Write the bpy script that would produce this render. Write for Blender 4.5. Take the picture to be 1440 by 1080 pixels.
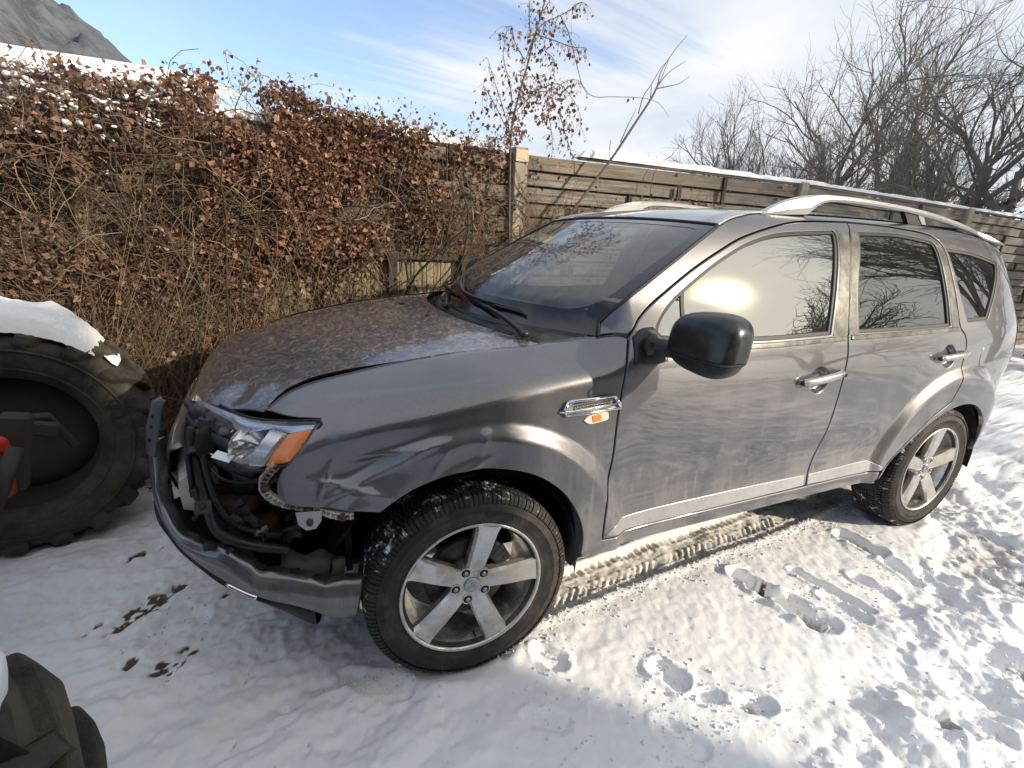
import bpy, math, random
import numpy as np
from mathutils import Vector, Matrix
from mathutils.geometry import delaunay_2d_cdt
for _o in list(bpy.data.objects): bpy.data.objects.remove(_o, do_unlink=True)
scene = bpy.context.scene
COL = scene.collection
R = math.radians
rng = np.random.default_rng(7)
random.seed(7)

# ---------------------------------------------------------------- camera
cam_d = bpy.data.cameras.new('camera'); cam = bpy.data.objects.new('camera', cam_d); COL.objects.link(cam)
cam_d.sensor_width = 36; cam_d.lens = 714.94/1440*36; cam_d.clip_start = .05; cam_d.clip_end = 6000
_y, _p, _r = R(25.37), R(-17.07), R(2.949)
f_ = Vector((math.sin(_y)*math.cos(_p), math.cos(_y)*math.cos(_p), math.sin(_p)))
r0 = Vector((math.cos(_y), -math.sin(_y), 0)); u0 = r0.cross(f_)
r_ = math.cos(_r)*r0+math.sin(_r)*u0; u_ = -math.sin(_r)*r0+math.cos(_r)*u0
M = Matrix((( r_.x, u_.x, -f_.x, -.528), (r_.y, u_.y, -f_.y, -2.197), (r_.z, u_.z, -f_.z, 1.509), (0, 0, 0, 1)))
cam.matrix_world = M
scene.camera = cam

# ---------------------------------------------------------------- sky, sun, exposure
SUN_AZ, SUN_EL = 44.0, 22.0            # azimuth counted from -y towards +x
sun_dir = Vector((math.sin(R(SUN_AZ))*math.cos(R(SUN_EL)), -math.cos(R(SUN_AZ))*math.cos(R(SUN_EL)), math.sin(R(SUN_EL))))
world = bpy.data.worlds.new('World'); scene.world = world; world.use_nodes = True
W = world.node_tree; W.nodes.clear()
def wn(t, **k):
    n = W.nodes.new(t)
    for a, b in k.items(): setattr(n, a, b)
    return n
sky = wn('ShaderNodeTexSky', sky_type='NISHITA', sun_disc=False, sun_elevation=R(SUN_EL), sun_rotation=R(180-SUN_AZ), altitude=600, air_density=1.0, dust_density=1.0, ozone_density=1.6)
tc = wn('ShaderNodeTexCoord')
sep = wn('ShaderNodeSeparateXYZ'); W.links.new(tc.outputs['Generated'], sep.inputs[0])
def wm(op, a, b=None, c=None, clamp=False):
    n = wn('ShaderNodeMath', operation=op, use_clamp=clamp)
    for i, v in enumerate((a, b, c)):
        if v is None: continue
        if isinstance(v, (int, float)): n.inputs[i].default_value = v
        else: W.links.new(v, n.inputs[i])
    return n.outputs[0]
zz = wm('MAXIMUM', wm('ADD', sep.outputs[2], .10), .05)
px = wm('DIVIDE', sep.outputs[0], zz); py = wm('DIVIDE', sep.outputs[1], zz)
comb = wn('ShaderNodeCombineXYZ'); W.links.new(px, comb.inputs[0]); W.links.new(py, comb.inputs[1])
def wnoise(scale, rot, sc, detail=6, rough=.55, dist=0.0, off=(0, 0, 0)):
    mp = wn('ShaderNodeMapping', vector_type='TEXTURE'); mp.inputs['Scale'].default_value = tuple(1/q for q in sc); mp.inputs['Rotation'].default_value = (0, 0, rot); mp.inputs['Location'].default_value = off
    W.links.new(comb.outputs[0], mp.inputs[0])
    n = wn('ShaderNodeTexNoise'); n.inputs['Scale'].default_value = scale; n.inputs['Detail'].default_value = detail
    n.inputs['Roughness'].default_value = rough; n.inputs['Distortion'].default_value = dist
    W.links.new(mp.outputs[0], n.inputs['Vector']); return n.outputs['Fac']
n1 = wnoise(.55, R(-65), (1, .42, 1), 7, .55, .35, (3.1, 1.2, 0))
n2 = wnoise(2.1, R(-78), (1, .13, 1), 7, .62, .8, (.4, 5.2, 0))
n3 = wnoise(1.1, R(10), (1, .8, 1), 5, .55, .2, (7.4, 2.2, 0))
# the cloud sheet thickens away to the right (towards +x), the blue lies to the left
side = wm('ADD', wm('MULTIPLY', sep.outputs[0], .62), wm('MULTIPLY', sep.outputs[1], -.20))
m = wm('ADD', wm('ADD', wm('MULTIPLY', n1, 1.0), wm('MULTIPLY', n2, 1.30)), side)
lowz = wm('ADD', wm('MULTIPLY', wm('SUBTRACT', .30, sep.outputs[2], clamp=True), .7), wm('MULTIPLY', wm('SUBTRACT', sep.outputs[2], .52, clamp=True), 1.6))
m = wm('ADD', m, lowz)
mask = wn('ShaderNodeMapRange', interpolation_type='SMOOTHSTEP'); W.links.new(m, mask.inputs[0])
mask.inputs[1].default_value = .93; mask.inputs[2].default_value = 1.42; mask.inputs[3].default_value = .20; mask.inputs[4].default_value = 1.0
ccol = wn('ShaderNodeMixRGB'); W.links.new(wm('ADD', wm('MULTIPLY', wm('SUBTRACT', n3, .5), 2.3), .55, clamp=True), ccol.inputs[0])
ccol.inputs[1].default_value = (1.95, 2.22, 2.62, 1); ccol.inputs[2].default_value = (2.95, 3.0, 3.1, 1)
# thin cloud glows round the sun
dotn = wn('ShaderNodeVectorMath', operation='DOT_PRODUCT'); nrm = wn('ShaderNodeVectorMath', operation='NORMALIZE')
W.links.new(tc.outputs['Generated'], nrm.inputs[0]); W.links.new(nrm.outputs[0], dotn.inputs[0]); dotn.inputs[1].default_value = sun_dir
dd = wm('MAXIMUM', dotn.outputs['Value'], 0)
glow = wm('ADD', wm('MULTIPLY', wm('POWER', dd, 9), .42), wm('MULTIPLY', wm('POWER', dd, 900), 9.0))
gcol = wn('ShaderNodeMixRGB', blend_type='ADD'); gcol.inputs[0].default_value = 1
gs = wn('ShaderNodeVectorMath', operation='SCALE'); gs.inputs[0].default_value = (6.6, 5.6, 3.2); W.links.new(glow, gs.inputs['Scale'])
W.links.new(ccol.outputs[0], gcol.inputs[1]); W.links.new(gs.outputs[0], gcol.inputs[2])
mixs = wn('ShaderNodeMixRGB'); W.links.new(mask.outputs[0], mixs.inputs[0]); skm = wn('ShaderNodeMixRGB', blend_type='MULTIPLY'); skm.inputs[0].default_value = 1; skm.inputs[2].default_value = (.62, .67, .74, 1); W.links.new(sky.outputs[0], skm.inputs[1]); W.links.new(skm.outputs[0], mixs.inputs[1]); W.links.new(gcol.outputs[0], mixs.inputs[2])
bg = wn('ShaderNodeBackground'); bg.inputs[1].default_value = .15; W.links.new(mixs.outputs[0], bg.inputs[0])
wo = wn('ShaderNodeOutputWorld'); W.links.new(bg.outputs[0], wo.inputs[0])

sd = bpy.data.lights.new('sun', 'SUN'); sd.energy = 2.35; sd.angle = R(.9); sd.color = (1.0, .87, .69)
so = bpy.data.objects.new('sun', sd); COL.objects.link(so); so.rotation_euler = sun_dir.to_track_quat('Z', 'Y').to_euler()
so.location = (4, -6, 5)
scene.view_settings.view_transform = 'Standard'; scene.view_settings.look = 'None'
scene.view_settings.gamma = 1; scene.view_settings.use_curve_mapping = False; scene.view_settings.exposure = 1.18
try:
    scene.cycles.max_bounces = 10; scene.cycles.transparent_max_bounces = 12; scene.cycles.caustics_reflective = False; scene.cycles.caustics_refractive = False
except Exception: pass

# ---------------------------------------------------------------- materials
def mat(name, col=(.5, .5, .5), rough=.5, metal=0, coat=0, coat_r=.03, trans=0, ior=1.45, spec=.5, emit=None):
    m = bpy.data.materials.new(name); m.use_nodes = True
    b = m.node_tree.nodes['Principled BSDF']
    b.inputs['Base Color'].default_value = (*col, 1); b.inputs['Roughness'].default_value = rough; b.inputs['Metallic'].default_value = metal
    b.inputs['Coat Weight'].default_value = coat; b.inputs['Coat Roughness'].default_value = coat_r
    b.inputs['Transmission Weight'].default_value = trans; b.inputs['IOR'].default_value = ior; b.inputs['Specular IOR Level'].default_value = spec
    return m
class NT:
    def __init__(s, m): s.t = m.node_tree; s.b = s.t.nodes['Principled BSDF']; s.c = None
    def n(s, t, **k):
        n = s.t.nodes.new(t)
        for a, b in k.items(): setattr(n, a, b)
        return n
    def l(s, a, b): s.t.links.new(a, b)
    def co(s, kind='Object'):
        if s.c is None: s.c = s.n('ShaderNodeTexCoord')
        return s.c.outputs[kind]
    def noise(s, scale, detail=4, rough=.55, sc=(1, 1, 1), rot=(0, 0, 0), dist=0, kind='Object', out='Fac'):
        mp = s.n('ShaderNodeMapping'); mp.inputs['Scale'].default_value = sc; mp.inputs['Rotation'].default_value = rot; s.l(s.co(kind), mp.inputs[0])
        n = s.n('ShaderNodeTexNoise'); n.inputs['Scale'].default_value = scale; n.inputs['Detail'].default_value = detail; n.inputs['Roughness'].default_value = rough; n.inputs['Distortion'].default_value = dist
        s.l(mp.outputs[0], n.inputs['Vector']); return n.outputs[out]
    def mr(s, v, a, b, c=0, d=1, smooth=True):
        n = s.n('ShaderNodeMapRange', interpolation_type='SMOOTHSTEP' if smooth else 'LINEAR'); s.l(v, n.inputs[0])
        for i, x in enumerate((a, b, c, d)): n.inputs[i+1].default_value = x
        return n.outputs[0]
    def mix(s, f, a, b, bt='MIX'):
        n = s.n('ShaderNodeMixRGB', blend_type=bt)
        for i, v in enumerate((f, a, b)):
            if isinstance(v, (int, float)): n.inputs[i].default_value = v
            elif isinstance(v, tuple): n.inputs[i].default_value = (*v[:3], 1)
            else: s.l(v, n.inputs[i])
        return n.outputs[0]
    def m(s, op, a, b=0.0, clamp=False):
        n = s.n('ShaderNodeMath', operation=op, use_clamp=clamp)
        for i, v in enumerate((a, b)):
            if isinstance(v, (int, float)): n.inputs[i].default_value = v
            else: s.l(v, n.inputs[i])
        return n.outputs[0]
    def bump(s, h, strength=.3, dist=.01, prev=None):
        n = s.n('ShaderNodeBump'); n.inputs['Strength'].default_value = strength; n.inputs['Distance'].default_value = dist; s.l(h, n.inputs['Height'])
        if prev is not None: s.l(prev, n.inputs['Normal'])
        return n.outputs[0]
    def set(s, k, v): s.l(v, s.b.inputs[k])

# car paint: purplish grey metallic, road film thicker towards the sills
paint = mat('paint', (.105, .10, .108), .34, .75, 1, .035)
t = NT(paint)
fl = t.noise(900, 1, .5); t.b.inputs['Metallic'].default_value = .72
spx = t.n('ShaderNodeSeparateXYZ'); t.l(t.co(), spx.inputs[0])
film = t.m('MULTIPLY', t.mr(spx.outputs[2], 1.25, .45, .08, .58), t.mr(t.noise(7, 6, .6, (1, 1, .35)), .3, .75, .25, 1.0))
film = t.m('ADD', film, t.mr(t.noise(55, 5, .7), .60, .80, 0, .25), clamp=True)
stk = t.m('MULTIPLY', t.mr(t.noise(1, 5, .7, (38, 38, 3.5)), .52, .70), t.mr(spx.outputs[2], 1.0, .55, 0, .38)); film = t.m('ADD', film, stk, clamp=True)
base = t.mix(t.mr(fl, .35, .7), (.075, .075, .083), (.155, .152, .160))
base = t.mix(film, base, (.235, .222, .226))
t.set('Base Color', base); t.set('Metallic', t.mr(film, 0, 1, .78, .15, False)); t.set('Roughness', t.mr(film, 0, 1, .34, .62, False)); t.set('Coat Roughness', t.mr(film, 0, 1, .015, .16, False)); t.b.inputs['Coat IOR'].default_value = 1.62
hood_paint = mat('hood_paint', (.105, .10, .108), .34, .7, 1, .03)      # same paint under frost, dust and dried drops
t = NT(hood_paint)
sp = t.mr(t.noise(22, 7, .78, dist=2.2), .50, .60); sp2 = t.mr(t.noise(70, 4, .7), .60, .74)
spots = t.m('ADD', t.m('MULTIPLY', sp, .42), t.m('MULTIPLY', sp2, .30), clamp=True)
film = t.m('ADD', .10, spots, clamp=True)
base = t.mix(film, t.mix(t.mr(t.noise(900, 1), .35, .7), (.070, .069, .076), (.145, .141, .148)), (.42, .385, .375))
t.set('Base Color', base); t.set('Metallic', t.mr(film, 0, 1, .75, .1, False)); t.set('Roughness', t.mr(film, 0, 1, .32, .7, False)); t.set('Coat Roughness', t.mr(film, 0, 1, .015, .35, False)); t.b.inputs['Coat IOR'].default_value = 1.62
pillar_black = mat('pillar_black', (.045, .045, .042), .30, .3, .6, .08)
t = NT(pillar_black); t.set('Base Color', t.mix(t.mr(t.noise(18, 5, .65), .35, .7), (.06, .06, .052), (.19, .18, .15)))
black_plastic = mat('black_plastic', (.018, .018, .020), .42)
t = NT(black_plastic); t.set('Roughness', t.mr(t.noise(30, 4), .3, .7, .30, .55)); t.set('Base Color', t.mix(t.mr(t.noise(9, 5), .45, .75), (.014, .014, .016), (.055, .052, .050)))
mirror_plastic = mat('mirror_plastic', (.012, .013, .017), .30, 0, .25, .15)
t = NT(mirror_plastic); t.set('Normal', t.bump(t.noise(600, 2), .12, .001)); dm_ = t.mr(t.noise(12, 7, .7), .45, .75); t.set('Base Color', t.mix(t.m('MULTIPLY', dm_, .5), (.012, .013, .017), (.07, .07, .072))); t.set('Roughness', t.mr(dm_, 0, 1, .28, .5))
cavity_black = mat('cavity_black', (.008, .008, .008), .75)
t = NT(cavity_black); t.set('Base Color', t.mix(t.mr(t.noise(14, 5), .45, .75), (.006, .006, .006), (.035, .028, .022)))
rust = mat('rust', (.06, .03, .02), .8); t = NT(rust); t.set('Base Color', t.mix(t.noise(22, 5), (.02, .015, .012), (.13, .055, .03)))
rubber = mat('rubber', (.014, .014, .014), .55)
tyre_rubber = mat('tyre_rubber', (.022, .021, .021), .72)
t = NT(tyre_rubber)
tb = t.mix(t.mr(t.noise(13, 6, .7), .4, .75), (.016, .015, .015), (.060, .050, .042))
spz = t.n('ShaderNodeSeparateXYZ'); t.l(t.co(), spz.inputs[0])
cmb = t.n('ShaderNodeCombineXYZ'); t.l(spz.outputs[0], cmb.inputs[0]); t.l(spz.outputs[2], cmb.inputs[2])
ln = t.n('ShaderNodeVectorMath', operation='LENGTH'); t.l(cmb.outputs[0], ln.inputs[0])
edge = t.mr(ln.outputs['Value'], .330, .343)
snowm = t.m('MULTIPLY', edge, t.mr(t.noise(16, 6, .75, dist=.5), .56, .64))
t.set('Base Color', t.mix(snowm, tb, (.75, .77, .80))); t.set('Roughness', t.mr(snowm, 0, 1, .7, .9))
t.set('Normal', t.bump(t.noise(150, 3), .25, .002))
alloy = mat('alloy', (.50, .485, .46), .30, .85, .4, .1)
t = NT(alloy); g_ = t.mr(t.noise(9, 7, .7), .38, .72)
t.set('Base Color', t.mix(g_, (.66, .65, .63), (.36, .31, .25))); t.set('Roughness', t.mr(g_, 0, 1, .26, .62)); t.set('Metallic', t.mr(g_, 0, 1, .9, .45))
chrome = mat('chrome', (.75, .75, .76), .12, 1); steel = mat('steel', (.35, .34, .33), .35, .9)
t = NT(chrome); t.set('Roughness', t.mr(t.noise(20, 4), .4, .7, .08, .3))
silver_paint = mat('silver_paint', (.56, .56, .55), .30, .55, .6, .06)
t = NT(silver_paint); t.set('Base Color', t.mix(t.mr(t.noise(24, 6, .7), .4, .75), (.40, .40, .41), (.34, .335, .33)))
brake = mat('brake', (.10, .085, .075), .45, .8)
orange = mat('orange_lens', (1.0, .26, .02), .25, 0, .5, .03, spec=.4)
t = NT(orange); wv = t.n('ShaderNodeTexWave'); wv.inputs['Scale'].default_value = 60; t.l(t.co(), wv.inputs[0]); t.set('Normal', t.bump(wv.outputs[0], .12, .002))
reflector = mat('reflector', (.85, .85, .86), .16, .82)
mirror_silver = mat('mirror_silver', (.85, .85, .85), .02, 1)
white_plastic = mat('white_plastic', (.42, .39, .34), .6); t = NT(white_plastic); t.set('Base Color', t.mix(t.mr(t.noise(18, 6), .4, .7), (.62, .60, .55), (.16, .13, .10)))
foam = mat('foam', (.55, .52, .46), .85); t = NT(foam); t.set('Base Color', t.mix(t.mr(t.noise(9, 6), .4, .7), (.62, .59, .53), (.25, .22, .18))); t.set('Normal', t.bump(t.noise(60, 3), .4, .005))
seat_cloth = mat('seat_cloth', (.05, .05, .055), .9); t = NT(seat_cloth); t.set('Normal', t.bump(t.noise(400, 2), .3, .002))
dash_plastic = mat('dash_plastic', (.045, .047, .05), .55)
red_lens = mat('red_lens', (.45, .01, .01), .15, 0, 1, .03)
def glass_mat(name, tint, refl=1.0, rough=.0, dust=.05, k_=1.7, a_=.05):
    m = bpy.data.materials.new(name); m.use_nodes = True; T = m.node_tree; T.nodes.clear()
    out = T.nodes.new('ShaderNodeOutputMaterial'); tr = T.nodes.new('ShaderNodeBsdfTransparent'); tr.inputs[0].default_value = (*tint, 1)
    gl = T.nodes.new('ShaderNodeBsdfGlossy'); gl.inputs['Roughness'].default_value = rough; gl.inputs['Color'].default_value = (refl, refl, refl, 1)
    # Schlick reflectance that is the same from both sides of the pane: a_ + k_ * (1 - cos)^5
    ge = T.nodes.new('ShaderNodeNewGeometry'); dt = T.nodes.new('ShaderNodeVectorMath'); dt.operation = 'DOT_PRODUCT'; T.links.new(ge.outputs['Normal'], dt.inputs[0]); T.links.new(ge.outputs['Incoming'], dt.inputs[1])
    ab = T.nodes.new('ShaderNodeMath'); ab.operation = 'ABSOLUTE'; T.links.new(dt.outputs['Value'], ab.inputs[0])
    om = T.nodes.new('ShaderNodeMath'); om.operation = 'SUBTRACT'; om.inputs[0].default_value = 1; T.links.new(ab.outputs[0], om.inputs[1]); om.use_clamp = True
    pw = T.nodes.new('ShaderNodeMath'); pw.operation = 'POWER'; pw.inputs[1].default_value = 5; T.links.new(om.outputs[0], pw.inputs[0])
    mul = T.nodes.new('ShaderNodeMath'); mul.operation = 'MULTIPLY_ADD'; mul.inputs[1].default_value = k_; mul.inputs[2].default_value = a_; mul.use_clamp = True
    T.links.new(pw.outputs[0], mul.inputs[0])
    mx = T.nodes.new('ShaderNodeMixShader'); T.links.new(mul.outputs[0], mx.inputs[0]); T.links.new(tr.outputs[0], mx.inputs[1]); T.links.new(gl.outputs[0], mx.inputs[2])
    df = T.nodes.new('ShaderNodeBsdfDiffuse'); df.inputs[0].default_value = (.45, .43, .40, 1)
    tcx = T.nodes.new('ShaderNodeTexCoord'); nz = T.nodes.new('ShaderNodeTexNoise'); nz.inputs['Scale'].default_value = 9; nz.inputs['Detail'].default_value = 7; nz.inputs['Roughness'].default_value = .65
    T.links.new(tcx.outputs['Object'], nz.inputs['Vector'])
    mr = T.nodes.new('ShaderNodeMapRange'); mr.inputs[1].default_value = .35; mr.inputs[2].default_value = .8; mr.inputs[3].default_value = dust*.3; mr.inputs[4].default_value = dust*2.2; T.links.new(nz.outputs[0], mr.inputs[0])
    m2 = T.nodes.new('ShaderNodeMixShader'); T.links.new(mr.outputs[0], m2.inputs[0]); T.links.new(mx.outputs[0], m2.inputs[1]); T.links.new(df.outputs[0], m2.inputs[2])
    T.links.new(m2.outputs[0], out.inputs[0]); return m
glass = glass_mat('window_glass', (.55, .58, .57), dust=.03, k_=1.4, a_=.36)
privacy = glass_mat('privacy_glass', (.035, .037, .036), dust=.02, k_=1.2, a_=.16)
wind_glass = glass_mat('windscreen_glass', (.80, .86, .85), dust=.12, k_=.9, a_=.10)
lens_glass = glass_mat('lens_glass', (.97, .97, .96), dust=.05, k_=.9, a_=.05)
ribbed_clear = mat('ribbed_clear', (.62, .62, .60), .25, .35)
frit = mat('frit', (.012, .012, .014), .12, 0, .5)
# ---------------------------------------------------------------- helpers
def link(o, parent=None):
    COL.objects.link(o)
    if parent is not None: o.parent = parent
    return o
def mesh(name, v, f, m=None, smooth=True, normals=None):
    me = bpy.data.meshes.new(name); v = np.asarray(v, float)
    if isinstance(f, np.ndarray):
        n, k = f.shape
        me.vertices.add(len(v)); me.vertices.foreach_set('co', v.ravel())
        me.loops.add(n*k); me.loops.foreach_set('vertex_index', f.astype(np.int32).ravel())
        me.polygons.add(n); me.polygons.foreach_set('loop_start', np.arange(0, n*k, k, dtype=np.int32))
        me.update(calc_edges=True)
    else: me.from_pydata([tuple(p) for p in v], [], f)
    if smooth: me.polygons.foreach_set('use_smooth', np.ones(len(me.polygons), bool))
    me.update(); me.validate()
    if m is not None: me.materials.append(m)
    if normals is not None and len(normals) == len(me.vertices):
        try: me.normals_split_custom_set_from_vertices([tuple(x) for x in normals])
        except Exception: pass
    return me
def obj(name, v, f, m=None, parent=None, smooth=True, normals=None, loc=None):
    o = bpy.data.objects.new(name, mesh(name, v, f, m, smooth, normals))
    if loc is not None: o.location = loc
    return link(o, parent)
def tag(o, label=None, cat=None, group=None, kind=None):
    if label: o['label'] = label
    if cat: o['category'] = cat
    if group: o['group'] = group
    if kind: o['kind'] = kind
    return o
def thing(name, label, cat, loc=(0, 0, 0), group=None, rz=0):
    o = bpy.data.objects.new(name, None); COL.objects.link(o); o.location = loc; o.rotation_euler = (0, 0, rz); o.empty_display_size = .2
    return tag(o, label, cat, group)
class MB:
    def __init__(s): s.v = []; s.f = []; s.n = 0
    def add(s, v, f):
        v = np.asarray(v, float); s.v.append(v); s.f += [tuple(i+s.n for i in q) for q in f]; s.n += len(v); return s
    def box(s, c, h, rot=None, bev=0.0):
        c = np.array(c, float); h = np.array(h, float)
        if bev <= 0:
            v = np.array([[x, y, z] for x in (-1, 1) for y in (-1, 1) for z in (-1, 1)])*h
            f = [(0, 1, 3, 2), (4, 6, 7, 5), (0, 4, 5, 1), (2, 3, 7, 6), (0, 2, 6, 4), (1, 5, 7, 3)]
        else:
            b = min(bev, *(h*.9)); v = []; idx = {}
            for sx in (-1, 1):
                for sy in (-1, 1):
                    for sz in (-1, 1):
                        for k in range(3):
                            p = np.array([sx, sy, sz])*(h-b); p[k] += np.array([sx, sy, sz])[k]*b
                            idx[(sx, sy, sz, k)] = len(v); v.append(p)
            v = np.array(v); f = []
            for k in range(3):
                a, d = [(1, 2), (2, 0), (0, 1)][k]
                for sg in (-1, 1):
                    q = []
                    for (sa, sb) in ((-1, -1), (1, -1), (1, 1), (-1, 1)):
                        t_ = [0, 0, 0]; t_[k] = sg; t_[a] = sa; t_[d] = sb; q.append(idx[(*t_, k)])
                    f.append(tuple(q if sg > 0 else q[::-1]))
            for k in range(3):       # edge bevels along axis k
                a, d = [(1, 2), (2, 0), (0, 1)][k]
                for sa in (-1, 1):
                    for sb in (-1, 1):
                        def I(e, w):
                            t_ = [0, 0, 0]; t_[k] = e; t_[a] = sa; t_[d] = sb; return idx[(*t_, w)]
                        q = [I(-1, a), I(1, a), I(1, d), I(-1, d)]
                        f.append(tuple(q if sa*sb < 0 else q[::-1]))
            for sx in (-1, 1):
                for sy in (-1, 1):
                    for sz in (-1, 1):
                        q = [idx[(sx, sy, sz, k)] for k in range(3)]
                        f.append(tuple(q if sx*sy*sz > 0 else q[::-1]))
        if rot is not None: v = v@np.array(Matrix.Rotation(rot[0], 3, 'X').to_3x3() if False else rotm(*rot)).T
        return s.add(v+c, f)
    def tube(s, pts, rad, k=8, cap=True):
        v, f = tube_arrays(np.asarray(pts, float), rad, k); 
        fl_ = [tuple(q) for q in f]
        if cap: fl_ += [tuple(range(k))[::-1], tuple(range(len(v)-k, len(v)))]
        return s.add(v, fl_)
    def prism(s, poly, axis, a, b):
        poly = np.asarray(poly, float); n = len(poly); v = []
        for w in (a, b):
            for p in poly:
                q = [p[0], p[1]]; q.insert(axis, w); v.append(q)
        f = [tuple((i, (i+1) % n, n+(i+1) % n, n+i)) for i in range(n)]+[tuple(range(n))[::-1], tuple(range(n, 2*n))]
        return s.add(v, f)
    def mesh(s, name, m, smooth=False): return mesh(name, np.concatenate(s.v), s.f, m, smooth)
    def build(s, name, m, parent=None, smooth=False, loc=None):
        o = bpy.data.objects.new(name, s.mesh(name, m, smooth))
        if loc is not None: o.location = loc
        return link(o, parent)
def rotm(a, b, c):
    return np.array(Matrix.Rotation(c, 3, 'Z')@Matrix.Rotation(b, 3, 'Y')@Matrix.Rotation(a, 3, 'X'))
def tube_arrays(p, rad, k=6):
    n = len(p); rad = np.broadcast_to(np.asarray(rad, float), (n,))
    t_ = np.gradient(p, axis=0); t_ /= np.linalg.norm(t_, axis=1)[:, None]+1e-12
    ref = np.array([0, 0, 1.]) if abs(t_[:, 2]).mean() < .85 else np.array([1., 0, 0])
    a = np.cross(t_, ref); a /= np.linalg.norm(a, axis=1)[:, None]+1e-12; b = np.cross(t_, a)
    th = np.arange(k)/k*2*np.pi
    v = p[:, None]+rad[:, None, None]*(np.cos(th)[None, :, None]*a[:, None]+np.sin(th)[None, :, None]*b[:, None])
    i = np.arange(n-1)[:, None]*k; j = np.arange(k)[None]; j2 = (j+1) % k
    f = np.stack([i+j, i+j2, i+k+j2, i+k+j], -1).reshape(-1, 4)
    return v.reshape(-1, 3), f
def tubes(lst, k=3):
    V = []; F = []; n = 0
    for p, r in lst:
        v, f = tube_arrays(p, r, k); V.append(v); F.append(f+n); n += len(v)
    return np.concatenate(V), np.concatenate(F)
def cr(pts, n=8, closed=False):
    p = np.asarray(pts, float); N = len(p)
    if N < 3: 
        return np.array([p[0]+(p[-1]-p[0])*i/n for i in range(n+1)])
    out = []
    for i in range(N-1):
        a = p[i-1] if i else 2*p[0]-p[1]; b, c = p[i], p[i+1]; d = p[i+2] if i+2 < N else 2*p[-1]-p[-2]
        for j in range(n):
            t_ = j/n; out.append(.5*((2*b)+(c-a)*t_+(2*a-5*b+4*c-d)*t_*t_+(-a+3*b-3*c+d)*t_**3))
    out.append(p[-1]); return np.array(out)
def resamp(p, ds):
    d = np.r_[0, np.cumsum(np.linalg.norm(np.diff(p, axis=0), axis=1))]; n = max(2, int(round(d[-1]/ds))+1)
    s_ = np.linspace(0, d[-1], n); return np.stack([np.interp(s_, d, p[:, i]) for i in range(p.shape[1])], -1)
def loop(segs, ds=.014):
    out = []
    for sg in segs:
        q = resamp(cr(sg, 8) if len(sg) > 2 else np.asarray(sg, float), ds); out.append(q[:-1])
    p = np.concatenate(out); q = np.roll(p, -1, 0); p = p[np.linalg.norm(p-q, axis=1) > 1e-4]
    if (p[:, 0]*np.roll(p[:, 1], -1)-p[:, 1]*np.roll(p[:, 0], -1)).sum() < 0: p = p[::-1]
    return p
def inset(p, d):
    a = p-np.roll(p, 1, 0); b = np.roll(p, -1, 0)-p
    a /= np.linalg.norm(a, axis=1)[:, None]+1e-12; b /= np.linalg.norm(b, axis=1)[:, None]+1e-12
    n = np.stack([-(a[:, 1]+b[:, 1]), a[:, 0]+b[:, 0]], -1); L = np.linalg.norm(n, axis=1)[:, None]; n /= L+1e-9
    mi = 1/np.clip((L[:, 0]/2), .45, 1)
    return p+n*(d*mi)[:, None], -n
def inside(pt, poly):
    x, y = pt[:, 0][:, None], pt[:, 1][:, None]; a = poly; b = np.roll(poly, -1, 0)
    c = ((a[:, 1] > y) != (b[:, 1] > y)) & (x < (b[:, 0]-a[:, 0])*(y-a[:, 1])/(b[:, 1]-a[:, 1]+1e-15)+a[:, 0])
    return c.sum(1) % 2 == 1
def bdist(pt, poly):
    a = poly; b = np.roll(poly, -1, 0); ab = b-a; L = (ab**2).sum(1)+1e-15; out = np.empty(len(pt))
    for i in range(0, len(pt), 2000):
        q = pt[i:i+2000, None]-a[None]; t_ = np.clip((q*ab).sum(-1)/L, 0, 1); out[i:i+2000] = np.sqrt(((q-t_[..., None]*ab)**2).sum(-1)).min(1)
    return out
def cdt(outer, holes, res, extra=None):
    rings = [outer]+holes; pts = []; ed = []
    for r in rings:
        n0 = sum(len(q) for q in pts); pts.append(r); ed += [(n0+i, n0+(i+1) % len(r)) for i in range(len(r))]
    bb0, bb1 = outer.min(0), outer.max(0)
    gx, gy = np.meshgrid(np.arange(bb0[0], bb1[0], res), np.arange(bb0[1], bb1[1], res)); g = np.stack([gx.ravel(), gy.ravel()], -1)
    if extra is not None: g = np.concatenate([g]+extra)
    g = g[inside(g, outer)]; g = g[bdist(g, outer) > res*.45]
    for h in holes: g = g[~inside(g, h)]; g = g[bdist(g, h) > res*.45]
    allp = np.concatenate(pts+[g])
    v, e, f, *_ = delaunay_2d_cdt([Vector(p) for p in allp], ed, [], 0, 1e-6)
    v = np.array([(q.x, q.y) for q in v]); f = np.array([tuple(q) for q in f if len(q) == 3])
    c = v[f].mean(1); k = inside(c, outer)
    for h in holes: k &= ~inside(c, h)
    return v, f[k]
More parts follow.
